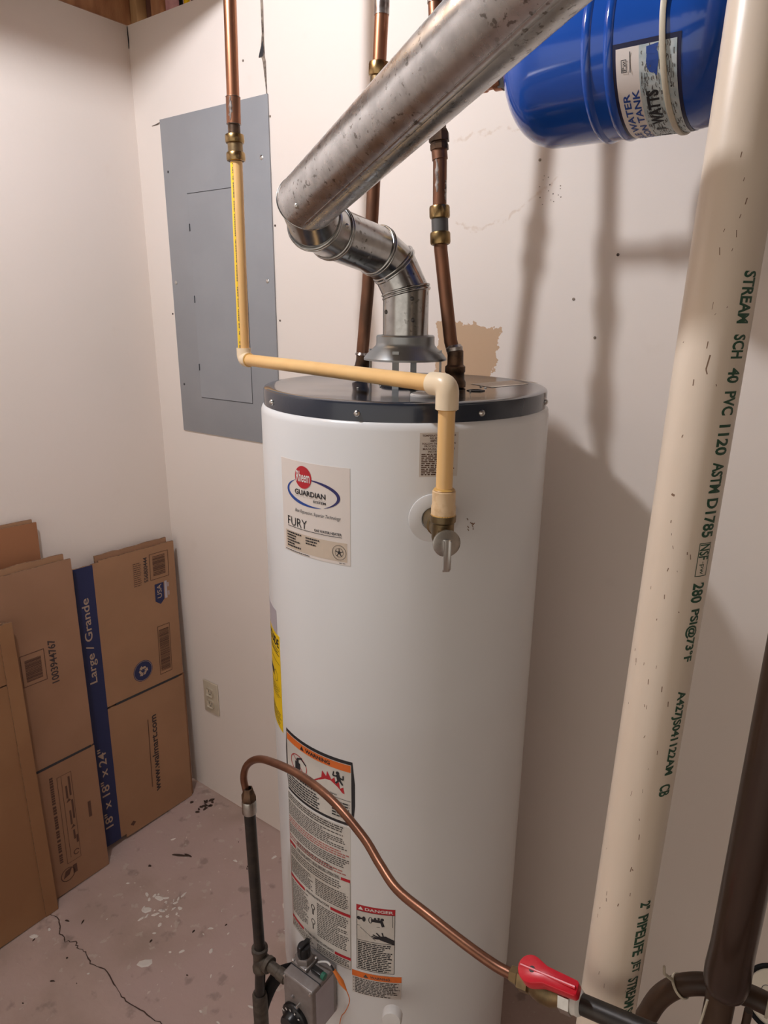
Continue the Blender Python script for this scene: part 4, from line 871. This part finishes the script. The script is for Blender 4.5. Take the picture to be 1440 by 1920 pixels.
# ================================================================== VENT DUCT
VR = .0362
vt = empty('vent_duct', (HX, HY, 1.568), 'galvanised metal vent duct elbowing off the draft hood and rising toward the camera', 'duct')
J0 = Vector((HX, HY, 1.566)); J1 = Vector((HX, HY, 1.6330)); bigd = Vector((.8901, -.3857, .2428)).normalized(); B0 = Vector((1.1209, -.5546, 1.7424))
J2 = Vector((1.0839, -0.3283, 1.6735)); J3 = Vector((1.0788, -0.3663, 1.6923)); J4 = Vector((1.0712, -0.4620, 1.7102)); J5 = Vector((1.0853, -0.5135, 1.7176)); J6 = B0 - bigd * .020; J7 = B0 + bigd * 1.9
JJ = [J0, J1, J2, J3, J4, J5, J6, J7]
SN = ['riser_section', 'elbow_gore', 'elbow_gore', 'straight_section', 'elbow_gore', 'elbow_gore', 'long_section']
def seg_tube(name, i, r, m, parent):
    """segment i of the centre line, mitred at both ends"""
    bm = BM(); a, b = JJ[i], JJ[i + 1]; d = (b - a).normalized(); x, y, _ = frame_of(d); seg = 64; rings = []
    na = d if i == 0 else (d + (JJ[i] - JJ[i - 1]).normalized()).normalized(); nb = d if i == len(JJ) - 2 else (d + (JJ[i + 2] - JJ[i + 1]).normalized()).normalized()
    for p, nn in ((a, na), (b, nb)):
        ring = []
        for k in range(seg):
            q = 2 * PI * k / seg; off = (x * math.cos(q) + y * math.sin(q)) * r; ring.append(bm.verts.new(p + off - d * (off.dot(nn) / d.dot(nn))))
        rings.append(ring)
    nsub = 1
    for k in range(seg): bm.faces.new((rings[0][k], rings[0][(k + 1) % seg], rings[1][(k + 1) % seg], rings[1][k]))
    return finish(bm, name, m, parent)
def mitre_bead(name, i, r, br, m, parent, shift=0.):
    """bead following the mitre ellipse at joint i"""
    d0 = (JJ[i] - JJ[i - 1]).normalized() if i > 0 else (JJ[1] - JJ[0]).normalized(); d1_ = (JJ[i + 1] - JJ[i]).normalized(); nn = (d0 + d1_).normalized(); x, y, _ = frame_of(d1_); bm = BM(); seg = 64; rings = []
    for k in range(seg):
        q = 2 * PI * k / seg; o_ = (x * math.cos(q) + y * math.sin(q)); off = o_ * r; c = JJ[i] + off - d1_ * (off.dot(nn) / d1_.dot(nn)) + nn * shift
        rings.append([bm.verts.new(c + (o_ * math.cos(t_) + nn * math.sin(t_)) * br) for t_ in [2 * PI * j / 10 for j in range(10)]])
    for k in range(seg):
        A, B = rings[k], rings[(k + 1) % seg]
        for j in range(10): bm.faces.new((A[j], A[(j + 1) % 10], B[(j + 1) % 10], B[j]))
    bmesh.ops.recalc_face_normals(bm, faces=bm.faces); return finish(bm, name, m, parent)
radii = [VR, VR * .985, VR * .98, VR * .985, VR * .98, VR * .985, VR * 1.02]
segs = []
for i in range(7): segs.append(seg_tube(SN[i], i, radii[i], 'galv' if i in (6,) else 'galv2', vt))
for i in (1, 2, 3, 4, 5):
    mitre_bead('crimped_bead', i, VR, .0021, 'galv2', vt, -.0026); mitre_bead('crimped_bead', i, VR, .0021, 'galv2', vt, .0026)
mitre_bead('crimped_bead', 6, VR * 1.01, .0012, 'galv2', vt, .0)
# lock seam along the long section
bm = BM(); x_, y_, _ = frame_of(bigd); tcv = (CAM - B0); tcv -= bigd * tcv.dot(bigd); tcv.normalize(); sdn = bigd.cross(tcv).normalized()
if sdn.z > 0: sdn = -sdn
for ang, hw in ((30, .0032),):
    a = rad(ang); nr = tcv * math.cos(a) + sdn * math.sin(a); tg = bigd.cross(nr).normalized()
    c0, c1 = B0 - bigd * .004, B0 + bigd * 1.9; prof = [(-hw, -.0006), (-hw, .0010), (-hw * .6, .0015), (hw * .6, .0015), (hw, .0010), (hw, -.0006)]
    A = [bm.verts.new(c0 + nr * (VR * 1.02 + v) + tg * u_) for u_, v in prof]; B = [bm.verts.new(c1 + nr * (VR * 1.02 + v) + tg * u_) for u_, v in prof]
    for k in range(5): bm.faces.new((A[k], A[k + 1], B[k + 1], B[k]))
    bm.faces.new(A)
bmesh.ops.recalc_face_normals(bm, faces=bm.faces); finish(bm, 'lock_seam', 'galv', segs[6])
def duct_screw(i, t_, ang, parent, m='steel'):
    a, b = JJ[i], JJ[i + 1]; d = (b - a).normalized(); c = lerp(a, b, t_); tc = CAM - c; tc -= d * tc.dot(d); tc.normalize(); s = d.cross(tc).normalized(); n = tc * math.cos(rad(ang)) + s * math.sin(rad(ang))
    lathe_obj('duct_screw', c + n * (radii[i] - .0003), n, [(0, .0030), (.0020, .0026), (.0032, .0012), (.0036, 0)], m, parent, 12)
duct_screw(0, .85, 15, segs[0], 'grey_ring'); duct_screw(0, .38, 18, segs[0], 'grey_ring'); duct_screw(0, .55, -58, segs[0], 'grey_ring')
duct_screw(3, .45, -20, segs[3], 'grey_ring'); duct_screw(4, .5, 30, segs[4]); duct_screw(2, .4, -45, segs[2]); duct_screw(6, .017, -8, segs[6])

# ================================================================== PLASTIC DRAIN PIPE AT THE RIGHT
VA, VB = Vector((1.6075, -.56, 1.7699)), Vector((1.6113, -.6502, .8931)); vu = (VA - VB) / (VA.z - VB.z)
def pv(z): return VB + vu * (z - VB.z)
PR = .0289
pvt = empty('drain_pipe', pv(0), 'thick dirty white plastic pipe with green lettering standing at the right', 'pipe')
tube_obj('pipe_barrel', [pv(0), pv(2.50)], PR, 'pvc', pvt, 72)
tcp = CAM - pv(1.4); tcp.z = 0; tcp.normalize(); rgp = Vector((-tcp.y, tcp.x, 0))
def fP(x, y, l): a = x / PR; return pv(y) + (tcp * math.cos(a) + rgp * math.sin(a)) * (PR + l)
P = Print(fP, .0003); TX0, TX1 = rad(33) * PR, rad(59) * PR
for s, z1, z0 in (('STREAM', 1.640, 1.598), ('SCH', 1.589, 1.5693), ('40', 1.5615, 1.5489), ('PVC', 1.5419, 1.5216), ('1120', 1.5135, 1.487), ('ASTM', 1.4807, 1.4536), ('D1785', 1.4486, 1.4133), ('280', 1.3708, 1.3518), ('PSI@73°F', 1.3454, 1.294),
                 ('A427JS041122AM', 1.2645, 1.177), ('CB', 1.1669, 1.1543), ('2"', 1.0351, 1.0254), ('PIPELIFE', 1.0189, .9708), ('JET', .9648, .9494), ('STREAM', .9439, .907), ('SCH', .9049, .8861), ('40', .8805, .8699), ('PVC', .8629, .840), ('1120', .832, .806)):
    P = Print(fP, .0003, .0025); P.text(s, TX0, z0, TX1, z1, .030, rot=-90); P.done('green_lettering', 'ink_green', pvt)
P = Print(fP, .0003, .0025)
P.rect(TX0, 1.4076, TX1, 1.4082, .002); P.rect(TX0, 1.3771, TX1, 1.3777, .002); P.rect(TX0, 1.3771, TX0 + .0007, 1.4082); P.rect(TX1 - .0007, 1.3771, TX1, 1.4082); P.text('NSF', TX0 + .001, 1.3925, TX1 - .001, 1.4070, .02, rot=-90); P.text('-pw', TX0 + .003, 1.3790, TX1 - .005, 1.3910, 0, rot=-90)
P.done('green_lettering', 'ink_green', pvt)
rn = random.Random(61); P = Print(fP, .0002)
for k in range(60):
    z = rn.uniform(.85, 1.75); a = rn.gauss(-.25, .45) * PR; l = rn.uniform(.001, .006); P.seg((a, z), (a + rn.uniform(-.001, .001), z - l), rn.uniform(.0003, .0009))
P.seg((.000, 1.572), (-.0015, 1.560), .0012); P.seg((-.0015, 1.560), (.0, 1.556), .001); P.seg((-.014, 1.450), (-.011, 1.449), .002)
P.done('scuff_marks', 'smudge', pvt)

# ================================================================== GAS LINE
gl = empty('gas_drop_pipe', (.994, -.605, 0), 'black iron gas pipe with a tee feeding the control valve, left of the heater', 'pipe')
GY = -.597; TP = Vector((.9866, GY, .4480))
tube_obj('iron_pipe', [TP + Vector((0, 0, .015)), Vector((.9815, GY, .775))], .0100, 'black_pipe', gl)
tube_obj('drip_leg', [TP - Vector((.001, 0, .015)), Vector((.9790, GY, .345))], .0098, 'black_pipe', gl)
lathe_obj('coupling', (.9790, GY, .265), (0, 0, 1), [(.0098, 0), (.0142, .001), (.0142, .088), (.0125, .092), (.0100, .092)], 'iron', gl, 28)
tube_obj('lower_pipe', [(.9785, GY, .0), (.9790, GY, .27)], .0098, 'black_pipe', gl)
bm = BM(); add_lathe(bm, TP - Vector((0, 0, .026)), (0, 0, 1), [(.0100, 0), (.0150, .0005), (.0152, .008), (.0132, .011), (.0132, .041), (.0152, .044), (.0150, .052), (.0100, .0525)], 32)
add_lathe(bm, TP, (1, 0, 0), [(.0, .0), (.0130, .0), (.0130, .016), (.0150, .018), (.0150, .026), (.0100, .0265)], 32); finish(bm, 'tee', 'iron', gl)
bm = BM(); add_lathe(bm, TP + Vector((.018, 0, 0)), (1, 0, 0), [(.0100, 0), (.0100, .03), (.0112, .031), (.0112, .048), (.0095, .049), (.0095, .068)], 28); finish(bm, 'nipple', 'iron', gl)
TT = Vector((.9815, GY, .775))
lathe_obj('zinc_collar', TT - Vector((0, 0, .003)), (0, 0, 1), [(.0100, 0), (.0125, .001), (.0125, .024), (.0115, .026), (.0095, .026)], 'zinc', gl, 28)
fx = empty('flexible_gas_tube', TT + Vector((0, 0, .022)), 'brown copper gas tube looping across the front of the heater', 'gas tube')
lathe_obj('flare_nut', TT + Vector((0, 0, .0225)), (0, 0, 1), [(.0100, 0), (.0128, .001), (.0128, .010), (.0105, .0145), (.0085, .024), (.0060, .0245)], 'copper_dark', fx, 6)
FP = [(.9815, GY, .8035), (.9742, -.597, .8204), (.9721, -.597, .8423), (.9819, -.597, .8681), (1.0206, -.6108, .9053), (1.0664, -.6245, .931), (1.1421, -.6382, .9502), (1.2155, -.652, .9524), (1.2827, -.6657, .9354), (1.3211, -.6795, .9227), (1.3586, -.6932, .9157), (1.4106, -.702, .9160), (1.4614, -.706, .9118), (1.499, -.707, .9088), (1.5200, -.707, .9100)]
tube_obj('copper_tubing', smooth_path(FP, 8), .0060, 'tubing', fx, 20)
GA = Vector((1.5200, -.707, .9105)); GD = Vector((1.6507 - 1.5266, 0, .9384 - .9119)).normalized()
lathe_obj('flare_nut', GA, GD, [(.0062, 0), (.0085, .001), (.0100, .010), (.0128, .012), (.0128, .0235), (.0100, .0245)], 'brass_dark', fx, 6)
bv = empty('gas_shutoff_valve', GA + GD * .035, 'brass gas shutoff valve with a red lever handle at the lower right', 'valve')
lathe_obj('valve_body', GA + GD * .0235, GD, [(.0085, 0), (.0100, .001), (.0130, .006), (.0155, .016), (.0150, .026), (.0120, .034), (.0125, .036), (.0125, .047), (.0105, .0475)], 'brass_dark', bv, 32)
lathe_obj('hex_end', GA + GD * .0590, GD, [(.0105, 0), (.0150, .001), (.0150, .0125), (.0105, .0135)], 'zinc', bv, 8)
VC = GA + GD * .040; UPV = GD.cross(Vector((0, 1, 0))).normalized(); UPV = -UPV if UPV.z < 0 else UPV; UPV = (UPV + Vector((0, -.45, 0))).normalized(); SV = UPV.cross(GD).normalized(); HD = GD
lathe_obj('stem', VC + UPV * .012, UPV, [(.0065, 0), (.0065, .016), (.0045, .017), (.0045, .022), (0, .022)], 'brass_dark', bv, 20)
bm = BM(); out = []
for k in range(13): a = rad(70 + 220 * k / 12); out.append((-.004 + .0135 * math.cos(a), .0135 * math.sin(a)))
out += [(.012, -.0085), (.044, -.0075), (.046, -.0050), (.046, .0050), (.044, .0075), (.012, .0085)]
T_, B_ = [], []
for x, y in out:
    base = VC + GD * x + SV * y; T_.append(bm.verts.new(base + UPV * (.041 if x < .013 else .038))); B_.append(bm.verts.new(base + UPV * .026))
bm.faces.new(T_); bm.faces.new(list(reversed(B_)))
for k in range(len(out)): j = (k + 1) % len(out); bm.faces.new((T_[k], B_[k], B_[j], T_[j]))
bmesh.ops.recalc_face_normals(bm, faces=bm.faces)
bmesh.ops.bevel(bm, geom=list(bm.edges), offset=.0012, segments=2, profile=.5, affect='EDGES')
hl = finish(bm, 'lever_handle', 'red_p', bv)
lathe_obj('handle_hole', VC + UPV * .0412 - GD * .002, UPV, [(.0032, 0), (.0030, .0003), (0, .0003)], 'slot', hl, 14)
bm = BM(); a = VC - GD * .015 + UPV * .0405; b = VC + GD * .044 + UPV * .0395; add_tube(bm, [a, b], .0018, 8); finish(bm, 'handle_rib', 'red_p', hl)
sp = empty('gas_supply_pipe', GA + GD * .075, 'black iron gas supply pipe running right from the red handled valve', 'pipe')
q0 = GA + GD * .0715; q1 = q0 + GD * .30
tube_obj('iron_pipe', [q0, q1], .0100, 'black_pipe', sp)
lathe_obj('thread_sealant', q0 - GD * .001, GD, [(.0100, 0), (.0128, .0005), (.0124, .004), (.0128, .007), (.0108, .010), (.0100, .0105)], 'lime', sp, 24)
tube_obj('iron_pipe', [q1 + Vector((.012, 0, -.012)), Vector((q1.x + .012, q1.y, .001))], .0100, 'black_pipe', sp)
lathe_obj('pipe_elbow', q1 + Vector((.012, 0, -.030)), (0, 0, 1), [(.0100, 0), (.015, .0005), (.015, .030), (.012, .040), (0, .043)], 'iron', sp, 24)

# ================================================================== DARK PIPE AND HOSE, FAR RIGHT
DX, DY = 1.7142, -.62
dk = empty('brown_pipe', (DX, DY, .001), 'dark brown glossy vertical pipe with a blunt lower end at the right edge', 'pipe')
lathe_obj('upper_pipe', (DX, DY, 0), (0, 0, 1), [(0, .943), (.0150, .943), (.0190, .947), (.0212, .956), (.0216, .968), (.0208, .985), (.0203, 1.0), (.0203, 2.50), (0, 2.50)], 'brown_pipe', dk, 40)
lathe_obj('lower_pipe', (DX - .002, DY, 0), (0, 0, 1), [(.0140, .001), (.0140, .946), (0, .946)], 'brown_hose', dk, 28)
tube_obj('side_tube', [(DX + .0235, DY, .001), (DX + .0235, DY, .935)], .0040, 'brown_hose', dk, 14)
tube_obj('cut_wire', smooth_path([(DX - .012, DY - .0165, .939), (DX - .014, DY - .0175, .91), (DX - .018, DY - .017, .87)], 4), .0012, 'strap', dk, 8)
bh = empty('brown_hose', (1.655, -.585, .80), 'brown rubber hose looped behind the dark pipe and held by a pale zip tie', 'hose')
tube_obj('hose_loop', smooth_path([(1.635, -.59, .001), (1.632, -.59, .40), (1.634, -.588, .74), (1.645, -.585, .825), (1.662, -.583, .868), (1.688, -.582, .895), (1.720, -.581, .9090), (1.750, -.58, .9130), (1.790, -.58, .9100), (1.840, -.58, .88), (1.87, -.58, .80), (1.88, -.58, .4), (1.88, -.58, .001)], 8), .0115, 'brown_hose', bh, 20)
zc = Vector((1.671, -.583, .880)); zd = Vector((.020, .002, .022)).normalized()
zt = lathe_obj('zip_tie', zc - zd * .0015, zd, [(.0118, 0), (.0130, 0), (.0130, .003), (.0118, .003)], 'strap', bh, 28)
tube_obj('zip_tie_tail', [zc + Vector((-.009, -.006, .009)), zc + Vector((-.016, -.016, .022)), zc + Vector((-.017, -.018, .034))], [.0022, .0016, .0014], 'strap', bh, 8)
lathe_obj('zip_tie', (1.752, -.58, .9125), (1, 0, 0), [(.0118, 0), (.0130, 0), (.0130, .003), (.0118, .003)], 'strap', bh, 28)
rg = empty('round_sensor', (1.766, -.34, .60), 'round beige disc with a black rim at the lower right edge', 'round device')
gn = (CAM - Vector((1.766, -.35, .69))).normalized(); gc = Vector((1.766, -.35, .690))
lathe_obj('face', gc, gn, [(0, -.01), (.036, -.01), (.036, 0), (.034, .002), (0, .002)], 'ivory', rg, 40)
bm = BM(); gx, gy, _ = frame_of(gn); add_tube(bm, [gc + (gx * math.cos(2 * PI * k / 40) + gy * math.sin(2 * PI * k / 40)) * .039 for k in range(41)], .0032, 12, False); finish(bm, 'rim', 'rubber', rg)
P = Print(lambda x, y, l: gc + gx * x + gy * y + gn * (.002 + l), .0004); P.ring(.012, 0, .008, .008, .0008); P.disc(.012, 0, .002); P.ring(-.012, .004, .007, .007, .0008, 0, 200); P.done('face_mark', 'ink_soft', rg)
tube_obj('stand', [(1.766, -.34, .001), (1.766, -.345, .66)], .006, 'ivory', rg, 12)
